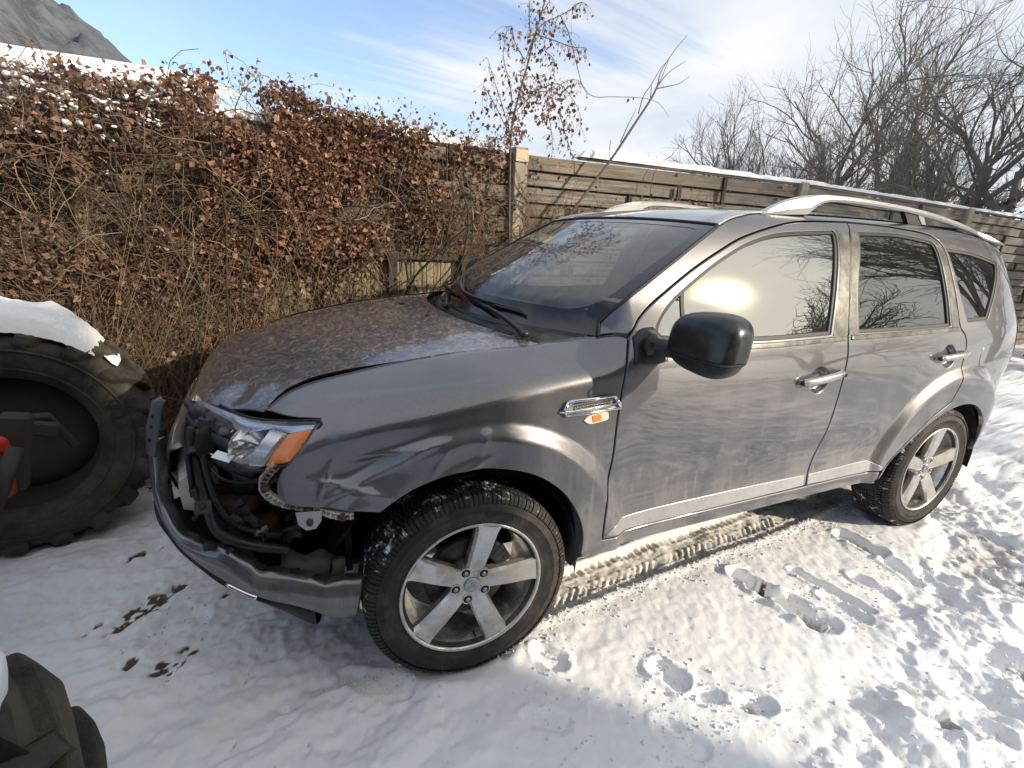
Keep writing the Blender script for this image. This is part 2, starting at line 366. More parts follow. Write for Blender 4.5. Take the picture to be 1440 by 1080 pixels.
def panel(name, segs, m, parent, holes=(), off=0.0, res=.022, gap=.003, roll=.0035, skirt=.018, side=-1, dents=False, extra=None, ds=.014, holegap=0, Sfun=None):
    """a body panel cut from the side surface: side -1 is the near side, +1 its mirror image"""
    Sf = Sfun or S
    P = segs if isinstance(segs, np.ndarray) else loop(segs, ds)
    rings0 = [(P, 1)]+[(h if isinstance(h, np.ndarray) else loop(h, ds), -1) for h in holes]
    oR = []; sk_v = []; meta = []
    for r, sg in rings0:
        r0_, _ = inset(r, gap if sg > 0 else -holegap); r1_, nn = inset(r0_, sg*roll); oR.append(r1_); meta.append((r0_, r1_, nn*sg))
    v, f = cdt(oR[0], oR[1:], res, extra)
    def pt(x, z, o): return np.stack([x, side*(Sf(x, z, dents)+o), z], -1)
    def nm(x, z):
        e = .002; sx = (Sf(x+e, z, dents)-Sf(x-e, z, dents))/(2*e); sz = (Sf(x, z+e, dents)-Sf(x, z-e, dents))/(2*e)
        n = np.stack([-sx, side*np.ones_like(sx), -sz], -1); return n/np.linalg.norm(n, axis=1)[:, None]
    V = [pt(v[:, 0], v[:, 1], off)]; N = [nm(v[:, 0], v[:, 1])]; F = [tuple(q) for q in f]
    # face winding
    n = len(v)
    for r0_, r1_, nn in meta:
        k = len(r1_); base = nm(r1_[:, 0], r1_[:, 1]); e3 = np.stack([nn[:, 0], np.zeros(k), nn[:, 1]], -1)
        rows = [(r1_, 0, 0), (r1_*.35+r0_*.65, -roll*.25, .55), (r0_, -roll, 1.0), (r0_, -roll-skirt, 1.0)]
        st = n
        for q, o, b in rows:
            V.append(pt(q[:, 0], q[:, 1], off+o)); nv = base*(1-b*.85)+e3*b; N.append(nv/np.linalg.norm(nv, axis=1)[:, None])
        for a in range(3):
            for i in range(k):
                j = (i+1) % k; q = (st+a*k+i, st+a*k+j, st+(a+1)*k+j, st+(a+1)*k+i); F.append(q)
        n += 4*k
    VV = np.concatenate(V); NN = np.concatenate(N)
    def fix(q):
        p = VV[list(q)]; nf = np.cross(p[2]-p[0], (p[-1] if len(q) == 4 else p[2])-p[1]) if len(q) == 4 else np.cross(p[1]-p[0], p[2]-p[0])
        return q if nf@NN[list(q)].sum(0) >= 0 else q[::-1]
    F = [fix(q) for q in F]
    return obj(name, VV, F, m, parent, True, NN)
def loft(name, rows, m, parent, thick=0, smooth=True):
    rows = np.array(rows); a, b, _ = rows.shape; v = rows.reshape(-1, 3)
    i = np.arange(a-1)[:, None]*b; j = np.arange(b-1)[None]
    f = np.stack([i+j, i+j+1, i+b+j+1, i+b+j], -1).reshape(-1, 4)
    o = obj(name, v, f, m, parent, smooth)
    if thick:
        md = o.modifiers.new('s', 'SOLIDIFY'); md.thickness = thick; md.offset = -1
    return o
def lathe(name, prof, m, parent, k=96, y0=0, cap=False, arc=None, loc=None):
    """profile of (radius, y) turned about the y axis"""
    prof = np.asarray(prof, float); th = np.arange(k)/k*2*np.pi
    v = np.stack([prof[:, 0][:, None]*np.cos(th), np.repeat(prof[:, 1][:, None]+y0, k, 1), prof[:, 0][:, None]*np.sin(th)], -1).reshape(-1, 3)
    i = np.arange(len(prof)-1)[:, None]*k; j = np.arange(k)[None]; j2 = (j+1) % k
    f = np.stack([i+j, i+j2, i+k+j2, i+k+j], -1).reshape(-1, 4)
    return obj(name, v, f, m, parent, True, loc=loc)
def sellip(c, h, n=3.0, rot=None, ku=40, kv=22):
    a = np.linspace(-np.pi, np.pi, ku, endpoint=False); b = np.linspace(-np.pi/2, np.pi/2, kv); A, B = np.meshgrid(a, b)
    sp = lambda w: np.sign(w)*np.abs(w)**(2/n)
    v = np.stack([h[0]*sp(np.cos(B))*sp(np.cos(A)), h[1]*sp(np.cos(B))*sp(np.sin(A)), h[2]*sp(np.sin(B))], -1).reshape(-1, 3)
    if rot is not None: v = v@rotm(*rot).T
    v = v+np.array(c); i = np.arange(kv-1)[:, None]*ku; j = np.arange(ku)[None]; j2 = (j+1) % ku
    return v, np.stack([i+j, i+j2, i+ku+j2, i+ku+j], -1).reshape(-1, 4)
def hash2(ix, iy, s=0):
    h = (ix.astype(np.int64)*374761393+iy.astype(np.int64)*668265263+s*1442695) & 0x7fffffff
    h = ((h ^ (h >> 13))*1274126177) & 0x7fffffff
    return ((h ^ (h >> 16)) & 0xffffff)/float(0xffffff)
def vn(x, y, s=0):
    ix = np.floor(x); iy = np.floor(y); fx = x-ix; fy = y-iy; ux = fx*fx*fx*(fx*(fx*6-15)+10); uy = fy*fy*fy*(fy*(fy*6-15)+10)
    a = hash2(ix, iy, s); b = hash2(ix+1, iy, s); c = hash2(ix, iy+1, s); d = hash2(ix+1, iy+1, s)
    return (a*(1-ux)+b*ux)*(1-uy)+(c*(1-ux)+d*ux)*uy-.5
def fbm(x, y, o=4, s=0, g=.5):
    r = 0; a = 1; f = 1
    for i in range(o): r = r+a*vn(x*f+i*17.3, y*f-i*9.1, s+i); a *= g; f *= 2.03
    return r

# ---------------------------------------------------------------- side surface of the car body
def spl(xs, ys):
    xs = np.array(xs, float); ys = np.array(ys, float); n = len(xs); h = np.diff(xs)
    A = np.eye(n); b = np.zeros(n)
    for i in range(1, n-1):
        A[i, i-1] = h[i-1]; A[i, i] = 2*(h[i-1]+h[i]); A[i, i+1] = h[i]
        b[i] = 6*((ys[i+1]-ys[i])/h[i]-(ys[i]-ys[i-1])/h[i-1])
    M = np.linalg.solve(A, b)
    def f(x):
        x = np.clip(np.asarray(x, float), xs[0], xs[-1])
        i = np.clip(np.searchsorted(xs, x)-1, 0, n-2); d = x-xs[i]; hh = h[i]
        return ys[i]+d*((ys[i+1]-ys[i])/hh-hh*(2*M[i]+M[i+1])/6)+M[i]*d*d/2+(M[i+1]-M[i])*d**3/(6*hh)
    return f
def sst(a, b, x):
    t = np.clip((np.asarray(x, float)-a)/(b-a), 0, 1); return t*t*(3-2*t)
ARCH = [(0.0, .352, .405, .405), (2.67, .352, .405, .44)]      # wheel arches: x, z, height, half width
base_w = spl([0, .2, .3, .42, .55, .75, .92, 1.02, 1.10, 1.16, 1.26, 1.38, 1.48, 1.56, 1.62, 1.66, 1.72],
             [.80, .835, .858, .874, .880, .880, .876, .868, .855, .838, .806, .762, .718, .672, .605, .51, .35])
plan_f = spl([-1.05, -.9, -.78, -.62, -.45, -.25, 0, .5, 1.3, 2.4, 2.8, 3.0, 3.15, 3.3, 3.45, 3.58, 3.68],
             [.50, .75, .855, .925, .965, .988, .998, 1, 1, 1, .994, .982, .965, .928, .86, .74, .55])
def plan_w(x, z):
    return plan_f(np.where(x > 2, x+.30*np.clip(z-1.12, 0, 1)*sst(2.4, 3, x)+.30*np.clip(.95-z, 0, 1)*sst(2.7, 3.1, x), x))
shoulder_z = spl([-.9, -.6, -.4, 0, .4, .7], [.90, .985, 1.035, 1.105, 1.155, 1.18])
crease_z = spl([-.5, 0, .45, 1.0], [1.005, 1.05, 1.078, 1.10])
def S(x, z, dents=True):
    x = np.asarray(x, float); z = np.asarray(z, float)
    w = base_w(z)*plan_w(x, z)
    d = z-(shoulder_z(x)-.12)
    w = w-(1-sst(.40, .60, x))*.17*np.clip(d/.12, 0, 1.25)**2
    # soft ledge above the crease line of the front wing
    w = w-.0105*sst(-.003, .008, z-crease_z(x))*(1-sst(.30, .52, x))*sst(-.62, -.40, x)
    for cx, cz, b, a in ARCH:
        r = np.hypot((x-cx)*b/a, z-cz)
        f = .034*(1-.72*sst(.535, .600, r)-.28*sst(.50, .74, r))*sst(.30, .40, z)
        w = w+f
    # lower door scoop and sill swelling
    mid = sst(.35, .6, x)*(1-sst(1.95, 2.25, x))
    w = w-.016*mid*np.exp(-((z-.60)/.10)**2)+.014*mid*np.exp(-((z-.435)/.05)**2)
    # the front window pulls in towards the screen pillar
    w = w-.045*sst(1.08, 1.30, z)*np.clip(1.72-x, 0, 1.3)**2*sst(.2, .5, x)
    # bowls behind the two door handles
    for hx, hz in ((1.535, .957), (2.500, 1.003)):
        q = np.clip(1-((x-hx)/.062)**2-((z-hz)/.060)**2, 0, 1)
        w = w-.024*sst(0, .55, q)
    if dents:
        def g(px, pz, sx, sz, a, ang=0):
            c, s = math.cos(ang), math.sin(ang)
            u = (x-px)*c+(z-pz)*s; v = -(x-px)*s+(z-pz)*c
            return a*np.exp(-(u/sx)**2-(v/sz)**2)
        def ridge(px, pz, ang, L, wd, a):
            c, s = math.cos(ang), math.sin(ang)
            u = (x-px)*c+(z-pz)*s; v = -(x-px)*s+(z-pz)*c
            return a*np.exp(-(u/L)**4)/np.cosh(v/wd*1.2)
        w = w+g(-.02, .84, .10, .055, -.016)+g(-.33, .84, .12, .07, -.030, .35)
        w = w+ridge(0.0, .87, 1.25, .06, .011, .005)+ridge(-.08, .80, .35, .12, .012, .010)
        w = w+ridge(-.30, .83, .45, .15, .009, .014)+ridge(-.38, .79, -.3, .10, .008, .010)
        w = w+ridge(-.24, .885, .15, .12, .009, .011)+g(-.44, .90, .05, .09, -.012)+ridge(-.13, .845, 1.0, .05, .009, .004)+ridge(-.44, .82, 1.2, .06, .008, .007)
    return w
# ================================================================ the car
car = thing('parked_car', 'grey estate off-roader with a torn front bumper and smashed headlamp, parked in the snow', 'car')
FS = [(.478, .412), (.472, .466), (.485, .641), (.5, .767), (.507, .924), (.527, 1.058), (.567, 1.163)]
FST = (.571, 1.172)
DT = [FST, (.635, 1.235), (.754, 1.314), (.883, 1.392), (1.022, 1.461), (1.167, 1.52), (1.393, 1.575), (1.575, 1.597), (1.85, 1.607)]
BS = [(1.85, 1.607), (1.781, 1.487), (1.733, 1.308), (1.703, 1.142), (1.703, 1.043), (1.69, .918), (1.677, .808), (1.658, .659), (1.613, .526), (1.594, .455)]
RT = [(1.85, 1.607), (2.117, 1.602), (2.364, 1.587), (2.47, 1.572)]
RC = [(2.47, 1.572), (2.532, 1.525), (2.550, 1.424), (2.569, 1.282), (2.587, 1.15), (2.635, 1.10), (2.650, 1.035), (2.625, .93), (2.60, .845), (2.56, .770)]
RA = [(2.56, .770), (2.42, .700), (2.28, .603), (2.16, .500), (2.125, .455)]
RARCH = [(2.105, .412), (2.14, .468), (2.267, .570), (2.422, .665), (2.56, .718), (2.70, .738), (2.84, .718), (2.965, .655), (3.055, .57), (3.09, .48), (3.085, .405)]
FG = [[(.668, 1.158), (.70, 1.215), (.794, 1.297), (.946, 1.392), (1.071, 1.455), (1.203, 1.506), (1.381, 1.543), (1.68, 1.563)], [(1.68, 1.563), (1.717, 1.546), (1.655, 1.343), (1.590, 1.144)], [(1.590, 1.144), (1.144, 1.138), (.668, 1.158)]]
RG = [[(1.885, 1.566), (2.17, 1.570), (2.40, 1.552)], [(2.40, 1.552), (2.468, 1.525), (2.490, 1.363), (2.500, 1.150)], [(2.500, 1.150), (2.1, 1.145), (1.775, 1.145)], [(1.775, 1.145), (1.80, 1.343), (1.885, 1.566)]]
QG = [[(2.560, 1.515), (2.80, 1.500), (3.085, 1.455)], [(3.085, 1.455), (3.03, 1.36), (2.87, 1.172)], [(2.87, 1.172), (2.66, 1.165)], [(2.66, 1.165), (2.610, 1.30), (2.560, 1.515)]]
GAPL = [(-.584, .977), (-.53, 1.008), (-.45, 1.035), (-.303, 1.067), (-.167, 1.09), (-.013, 1.11), (.144, 1.123), (.254, 1.13), (.311, 1.138)]
WB = [(.311, 1.138), (.394, 1.144), (.49, 1.158)]
AP = [(.49, 1.158), (.569, 1.269), (.682, 1.345), (.815, 1.425), (.934, 1.494), (1.046, 1.554)]
RE = [(1.046, 1.554), (1.117, 1.581), (1.19, 1.598), (1.283, 1.613), (1.5, 1.624), (1.9, 1.630), (2.4, 1.626), (2.8, 1.603), (3.1, 1.555), (3.30, 1.50)]
FARCH = [(-.305, .713), (-.253, .748), (-.192, .779), (-.114, .801), (-.033, .805), (.053, .797), (.144, .772), (.223, .730), (.297, .665), (.357, .572), (.384, .491), (.386, .406)]
FB = [(-.448, .971), (-.485, .927), (-.529, .873), (-.55, .854), (-.567, .813), (-.562, .769), (-.528, .745), (-.468, .735), (-.378, .726), (-.305, .713)]

def grid_pts(x0, x1, z0, z1, d):
    gx, gz = np.meshgrid(np.arange(x0, x1, d), np.arange(z0, z1, d)); return np.stack([gx.ravel()+d*.37, gz.ravel()+d*.41], -1)
def side_parts(sd):
    near = sd < 0; e = 1 if near else 1.6
    fen = panel('front_fender', [FS, [FS[-1], (.545, 1.171), (.49, 1.158)], WB[::-1], GAPL[::-1], [(-.584, .977), (-.514, .9705), (-.448, .971)], FB, FARCH, [FARCH[-1], FS[0]]], paint, car, side=sd, dents=near, res=.013 if near else .04, extra=[grid_pts(-.56, .12, .72, .93, .0075)]+[np.stack([np.arange(-.55, .50, .008), crease_z(np.arange(-.55, .50, .008))+o_], -1) for o_ in (-.006, -.001, .0035, .008, .013)] if near else None)
    if near: fen['label'] = 'creased and scraped front fender behind the smashed headlamp'
    hx = [grid_pts(1.45, 1.62, .88, 1.03, .006)] if near else None
    dr = panel('front_door', [[(.476, .455)]+FS[1:]+[FST], DT, BS, [BS[-1], (.476, .455)]], paint, car, holes=[FG], side=sd, res=.024*e, extra=hx)
    hx = [grid_pts(2.42, 2.59, .93, 1.08, .006), grid_pts(2.05, 2.66, .48, .93, .011), grid_pts(2.05, 2.42, .93, 1.05, .014)] if near else None
    rd = panel('rear_door', [RT, RC, RA, [(2.125, .455), (1.594, .455)], BS[::-1]], paint, car, holes=[RG], side=sd, res=.024*e, extra=hx)
    bs = panel('body_side', [AP, RE, [(3.30, 1.50), (3.46, 1.36), (3.56, 1.15)], [(3.56, 1.15), (3.64, .95), (3.66, .60), (3.60, .38)], [(3.60, .38), (3.085, .405)], RARCH[::-1], [RARCH[0], (2.125, .455)], RA[::-1], RC[::-1], RT[::-1], DT[::-1], [FST, (.545, 1.173), (.49, 1.158)]],
               paint, car, holes=[QG], side=sd, res=.026*e, extra=[grid_pts(2.1, 3.36, .42, 1.10, .012)] if near else None)
    for dd_, G, nm_, gm, pr in ((dr, FG, 'window', glass, .012), (rd, RG, 'window', privacy, .012), (bs, QG, 'quarter_window', privacy, .010)):
        P = loop(G, .014); Pi, _ = inset(P, .013); Po, _ = inset(P, -.0015)
        panel('window_seal', Po, rubber, dd_, holes=[Pi], side=sd, off=-.006, res=.05, gap=0, roll=.0015, skirt=.01)
        Pg, _ = inset(P, .004)
        g = panel(nm_, Pg, gm, dd_, side=sd, off=-.013, res=.03, gap=0, roll=.001, skirt=.001)
    # belt moulding, sill strip
    panel('belt_moulding', [[(.60, 1.158), (.70, 1.152), (1.144, 1.130), (1.69, 1.136)], [(1.69, 1.136), (1.69, 1.116)], [(1.69, 1.116), (1.144, 1.108), (.70, 1.128), (.60, 1.140)], [(.60, 1.140), (.60, 1.158)]], pillar_black, dr, side=sd, off=.006, res=.05, gap=0, roll=.004, skirt=.012)
    panel('belt_moulding', [[(1.722, 1.137), (2.1, 1.140), (2.57, 1.146)], [(2.57, 1.146), (2.585, 1.124)], [(2.585, 1.124), (2.1, 1.118), (1.722, 1.116)], [(1.722, 1.116), (1.722, 1.137)]], pillar_black, rd, side=sd, off=.006, res=.05, gap=0, roll=.004, skirt=.012)
    panel('sill_strip', [[(.482, .470), (.54, .500), (.66, .510), (1.182, .512), (1.585, .506)], [(1.585, .506), (1.575, .460)], [(1.575, .460), (1.18, .458), (.60, .458), (.482, .470)]], silver_paint, dr, side=sd, off=.0035, res=.04, gap=0, roll=.0022, skirt=.006)
    panel('sill_strip', [[(1.612, .506), (1.8, .508), (2.03, .513)], [(2.03, .513), (2.105, .480)], [(2.105, .480), (2.07, .460), (1.8, .458), (1.600, .460)], [(1.600, .460), (1.612, .506)]], silver_paint, rd, side=sd, off=.0035, res=.04, gap=0, roll=.0022, skirt=.006)
    # dark B pillar between the windows
    panel('pillar_cover', [[(1.697, 1.138), (1.727, 1.30), (1.770, 1.46), (1.815, 1.572)], [(1.815, 1.572), (1.728, 1.572)], [(1.728, 1.572), (1.728, 1.546), (1.668, 1.343), (1.602, 1.138)], [(1.602, 1.138), (1.697, 1.138)]], pillar_black, dr, side=sd, off=.0015, res=.04, gap=0, roll=.001, skirt=.004)
    panel('pillar_cover', [[(1.708, 1.138), (1.738, 1.30), (1.782, 1.46), (1.828, 1.574)], [(1.828, 1.574), (1.876, 1.574)], [(1.876, 1.574), (1.790, 1.343), (1.763, 1.138)], [(1.763, 1.138), (1.708, 1.138)]], pillar_black, rd, side=sd, off=.0015, res=.04, gap=0, roll=.001, skirt=.004)
    panel('pillar_cover', [[(2.512, 1.142), (2.502, 1.363), (2.480, 1.520)], [(2.480, 1.520), (2.522, 1.510), (2.540, 1.424), (2.560, 1.282), (2.577, 1.142)], [(2.577, 1.142), (2.512, 1.142)]], pillar_black, rd, side=sd, off=.0015, res=.04, gap=0, roll=.001, skirt=.004)
    rk = panel('rocker_panel', [[(.400, .4535), (2.10, .4535)], [(2.10, .4535), (2.085, .400), (1.95, .386), (.52, .386), (.392, .404)], [(.392, .404), (.400, .4535)]], paint, car, side=sd, off=-.001, res=.03, gap=.0015, roll=.005, skirt=.12)
    # inner shell that closes the panel gaps
    panel('inner_shell', [[(.42, .42), (.47, 1.12), (.60, 1.15)], [(.60, 1.15), (2.9, 1.15)], [(2.9, 1.15), (3.4, 1.0), (3.5, .45)], [(3.5, .45), (3.12, .42)], [(3.12, .42), (3.10, .55), (2.9, .74), (2.67, .78), (2.4, .74), (2.1, .5), (2.05, .42)], [(2.05, .42), (.42, .42)]], cavity_black, car, side=sd, off=-.05, res=.08, gap=0, roll=.001, skirt=.005)
    return fen, dr, rd, bs
fen, door, rdoor, bside = side_parts(-1)
side_parts(1)

# handles
def handle(dr, x0, z0, x1, z1, key):
    def P(x, z, o): return (x, -(float(S(x, z, False))+o), z)
    n = 22; m = MB(); rows = []
    for i in range(n+1):
        u = i/n; x = x0+(x1-x0)*u; z = z0+(z1-z0)*u; hh = .0145+.0035*math.sin(math.pi*u); 
        if u < .08 or u > .95: hh *= .75
        o = .006+.024*math.sin(math.pi*min(1, max(0, u)))**.45; c = P(x, z, 0)
        yb = -(.8735+o+ (0.0 if key else 0.0))
        ring = [(x, yb+.013*math.cos(a), z+hh*math.sin(a)) for a in np.arange(12)/12*2*np.pi]; rows.append(ring)
    v = np.array(rows).reshape(-1, 3); k = 12
    f = [(i*k+j, i*k+(j+1) % k, (i+1)*k+(j+1) % k, (i+1)*k+j) for i in range(n) for j in range(k)]+[tuple(range(k)), tuple(range(n*k, n*k+k))]
    o = obj('door_handle', v, f, chrome if False else silver_paint, dr, True)
    if key:
        u = .90; q = MB(); q.tube([(x0+(x1-x0)*u, -.9125, z0+(z1-z0)*u), (x0+(x1-x0)*u, -.9165, z0+(z1-z0)*u)], .008, 12); q.build('key_cylinder', black_plastic, o)
    q = MB(); v2, f2 = sellip((x0+.012, -.889, z0), (.016, .010, .013), 2.2, ku=14, kv=8); q.add(v2, f2); q.build('handle_end', black_plastic, o, True)
handle(door, 1.405, .958, 1.668, .984, True)
handle(rdoor, 2.385, 1.003, 2.635, 1.018, False)

# fuel flap: a thin proud panel
panel('fuel_flap', [[(2.835, 1.030), (2.90, 1.046), (2.955, 1.035), (2.985, .99), (2.975, .93), (2.93, .892), (2.86, .890), (2.815, .92), (2.808, .98), (2.835, 1.030)]], paint, car, off=.002, res=.02, gap=0, roll=.004, skirt=.006)

# hood
ye = lambda x: np.interp(x, [g[0] for g in GAPL], [float(S(g[0], g[1], False)) for g in GAPL])-.015
zg = spl([g[0] for g in GAPL], [g[1] for g in GAPL])
hzc = spl([-.86, -.8, -.7, -.55, -.3, 0, .13, .32], [.885, .935, .985, 1.035, 1.09, 1.128, 1.142, 1.152])
rows = []; NV = 61
for u in np.linspace(0, 1, 70):
    row = []
    for v in np.linspace(-1, 1, NV):
        a = abs(v)
        xf = -.835+.251*a**3.2; xr = .135+.165*a**2.2
        x = xf+(xr-xf)*u
        yy_ = float(ye(max(min(x, .31), -.584)))*(1-.02*(1-u)**6)-(.016*float(sst(.15, -.35, x)) if v < 0 else 0)
        zE = float(zg(np.clip(x, -.584, .311)))-(.10*max(0, -.584-x) if x < -.584 else 0)
        lift = (.014*math.exp(-((x+.42)/.20)**2)-.010)*(a**6) if v < 0 else -.006*a**6
        z = zE+lift+(float(hzc(x))-zE)*(1-a**2.4)
        # rolled front lip
        z -= .030*math.exp(-u/.03)*(1-.5*a)
        # power bulge crease and the buckle near the lamp
        if v < 0:
            z += -.020*math.exp(-((x+.655)/.045)**2-((y_ if False else (v*yy_+.50))/.055)**2)+.012*math.exp(-((x+.60)/.03)**2-((v*yy_+.52)/.08)**2)
        row.append((x, v*yy_, z))
    rows.append(row)
hood = loft('hood', rows, hood_paint, car)
hr = np.array(rows)
hl = []                                    # folded rim that gives the sheet its thickness
edge_ring = np.concatenate([hr[0, :], hr[1:, -1], hr[-1, ::-1][1:], hr[::-1, 0][1:]])
cen = np.array([0, 0, 0.])
def rim(ring, d1, d2, inn):
    c = ring.mean(0); q = ring.copy(); w = c-ring; w[:, 2] = 0; w /= np.linalg.norm(w, axis=1)[:, None]
    return [ring, ring+[0, 0, -d1], ring+[0, 0, -d2]+w*inn]
loft('hood_rim', rim(edge_ring, .007, .012, .03), paint, hood)
for wx, wy in ((.03, .28), (.06, -.10)): m = MB(); v, f = sellip((wx, wy, float(hzc(wx))+.002), (.018, .009, .006), 2.2, ku=14, kv=8); m.add(v, f); m.build('washer_jet', black_plastic, hood, True)
# inner wing ledge under the gap
rows = []
for g in cr(GAPL, 4):
    y0 = float(S(g[0], g[1], False)); rows.append([(g[0], -(y0-.004), g[1]-.012), (g[0], -(y0-.02), g[1]-.035), (g[0], -(y0-.11), g[1]-.04)])
loft('gutter', rows, cavity_black, car)
loft('gutter', [[(a, -b, c) for a, b, c in r] for r in rows], cavity_black, car)

# cowl, windscreen, roof
apx = [(x, float(S(x, z, False)), z) for x, z in resamp(cr(AP, 8), .05)]
nA = len(apx); rows = []
for i, (x, y, z) in enumerate(apx):
    t_ = i/(nA-1); base_bow = .30*(1-t_)+.03*t_; row = []
    for s_ in np.linspace(-1, 1, 41):
        a = abs(s_)**2.1
        xx = x-base_bow*(1-a); zz_ = z+(.004+.018*t_)*(1-a)-.0*(1-t_)
        row.append((xx, s_*(y-.003), zz_+.001))
    rows.append(row)
W_rows = np.array(rows)
ws = loft('windscreen', W_rows, wind_glass, car); ws['label'] = 'raked windscreen reflecting hedge and fence'
# black frit border printed on the glass, as a narrow sheet 1.5 mm proud of it
def frit_strip(a0, a1, name='frit_band'):
    pass
n_, k_ = W_rows.shape[:2]
def wpt(t_, s_, off=.0015):
    i = t_*(n_-1); i0 = int(min(max(math.floor(i), 0), n_-2)); fi = i-i0; j = (s_+1)/2*(k_-1); j0 = int(min(max(math.floor(j), 0), k_-2)); fj = j-j0
    p = (W_rows[i0, j0]*(1-fj)+W_rows[i0, j0+1]*fj)*(1-fi)+(W_rows[i0+1, j0]*(1-fj)+W_rows[i0+1, j0+1]*fj)*fi
    return p+np.array([-.55, 0, .83])*off
ti = lambda s_: .115-.035*abs(s_)**6+.06*max(0, abs(s_)-.8)/.2*.0
outer = [(0, s_) for s_ in np.linspace(-1, 1, 40)]+[(t_, 1) for t_ in np.linspace(0, 1, 16)[1:]]+[(1, s_) for s_ in np.linspace(1, -1, 40)[1:]]+[(t_, -1) for t_ in np.linspace(1, 0, 16)[1:-1]]
def innerf(t_, s_):
    sx = max(-.93, min(.93, s_)); ty = max(.12, min(.945, t_))
    # round the corners
    cx_, cy_ = .93-.10, None
    if abs(sx) > .80 and ty < .24:
        ax, ay = (abs(sx)-.80)/.13, (.24-ty)/.12; L = math.hypot(ax, ay)
        if L > 1: sx = math.copysign(.80+.13*ax/L, sx); ty = .24-.12*ay/L
    if abs(sx) > .85 and ty > .88:
        ax, ay = (abs(sx)-.85)/.08, (ty-.88)/.065; L = math.hypot(ax, ay)
        if L > 1: sx = math.copysign(.85+.08*ax/L, sx); ty = .88+.065*ay/L
    return ty, sx
r1_ = [wpt(*q) for q in outer]; r2_ = [wpt(*innerf(*q)) for q in outer]
rm_ = [wpt(*( (np.array(q)+np.array(innerf(*q)))/2)) for q in outer]
loft('frit_band', [r1_+r1_[:1], rm_+rm_[:1], r2_+r2_[:1]], frit, ws)
# screen moulding
for sg in (-1, 1): m = MB(); m.tube([(p[0], sg*p[1], p[2]+.002) for p in apx], .0065, 8); m.build('screen_moulding', rubber, ws, True)
m = MB(); m.tube([tuple(p) for p in W_rows[-1]+np.array([.004, 0, .002])], .008, 8); m.build('header_moulding', rubber, ws, True)
# cowl between hood and screen
rows = []
for s_ in np.linspace(-1, 1, 41):
    a = abs(s_); p = wpt(0, s_, 0); xr = .135+.165*a**2.2
    h = np.array((min(xr, p[0]-.02)-.01, s_*.70, 1.118-.02*0)); q = p+np.array([-.01, 0, -.012])
    rows.append([h+[0, 0, -.03], h+[.01, 0, -.035], h*.6+q*.4+[0, 0, -.028], h*.25+q*.75+[0, 0, -.012], q, q+[.05, 0, -.02]])
cowl = loft('cowl_panel', rows, black_plastic, car)
m = MB()
for i in range(46):
    s_ = -.9+1.8*i/45; a = abs(s_); p = wpt(0, s_, 0); xr = .135+.165*a**2.2
    h = np.array((min(xr, p[0]-.02)-.01, s_*.70, 1.118)); q = p+np.array([-.01, 0, -.012])
    m.box((h*.45+q*.55)+[0, 0, -.016], (.030, .003, .005), (0, -.25, 0))
m.build('cowl_slats', black_plastic, cowl)['kind'] = 'stuff'
# wipers
def wiper(pv, tip, el, b0, b1):
    m = MB(); m.tube(cr([pv, (np.array(pv)*.6+np.array(el)*.4+[0, 0, .012]), el], 6), np.linspace(.011, .006, 13), 8)
    v, f = sellip(pv, (.02, .02, .014), 2.2, ku=16, kv=8); m.add(v, f)
    w = m.build('wiper_arm', black_plastic, car, True)
    q = MB(); q.tube(cr([b0, el+np.array([-.002, 0, .004]), b1], 8), .0055, 6); q.build('wiper_blade', rubber, w, True)
    q = MB(); q.tube(cr([b0+np.array([-.01, 0, .012]), el+np.array([-.012, 0, .016]), b1+np.array([-.01, 0, .012])], 8), [.003]*4+[.007]*9+[.003]*4, 6); q.build('blade_spoiler', black_plastic, w, True)
wiper((.268, -.595, 1.150), None, wpt(.06, -.18, .02), wpt(.045, -.66, .012), wpt(.16, .22, .012))
wiper((.175, .02, 1.158), None, wpt(.05, .40, .02), wpt(.055, -.02, .012), wpt(.06, .78, .012))

rz = spl([1.0, 1.08, 1.2, 1.4, 1.7, 2.0, 2.5, 2.9, 3.2, 3.45], [1.572, 1.578, 1.613, 1.642, 1.660, 1.668, 1.660, 1.632, 1.585, 1.52])
re_ = cr(RE, 8); rez = lambda x: np.interp(x, re_[:, 0], re_[:, 1])
rows = []
for u in np.linspace(0, 1, 40):
    row = []
    for s_ in np.linspace(-1, 1, 41):
        a = abs(s_); x0 = 1.050-.028*(1-a**2.1); x1 = 3.30+.12*(1-a**3); x = x0+(x1-x0)*u**1.15
        xe = max(x, 1.046); zE = float(rez(xe)); yE = float(S(xe, zE, False)); yE = yE if x < 3.2 else yE
        zC = float(rz(x))
        zC = max(zC, zE+.012); z = zE+.003+(zC-zE)*(1-a**2.6)-(.010*math.exp(-((a-.90)/.02)**2))
        row.append((x, s_*(yE-.004), z))
    rows.append(row)
roof = loft('roof', rows, paint, car); r_rows = np.array(rows)
for sg in (-1, 1): m = MB(); m.tube([(p[0], sg*(float(S(p[0], p[1], False))-.004), p[1]+.004) for p in re_[:30]], .006, 6); m.build('roof_moulding', silver_paint, roof, True)
m = MB(); m.tube(cr([(3.05, 0, 1.63), (3.09, 0, 1.68), (3.20, 0, 1.685)], 4), [.012, .016, .02, .016, .012, .010, .008, .006, .004], 8); m.build('antenna_fin', black_plastic, roof, True)

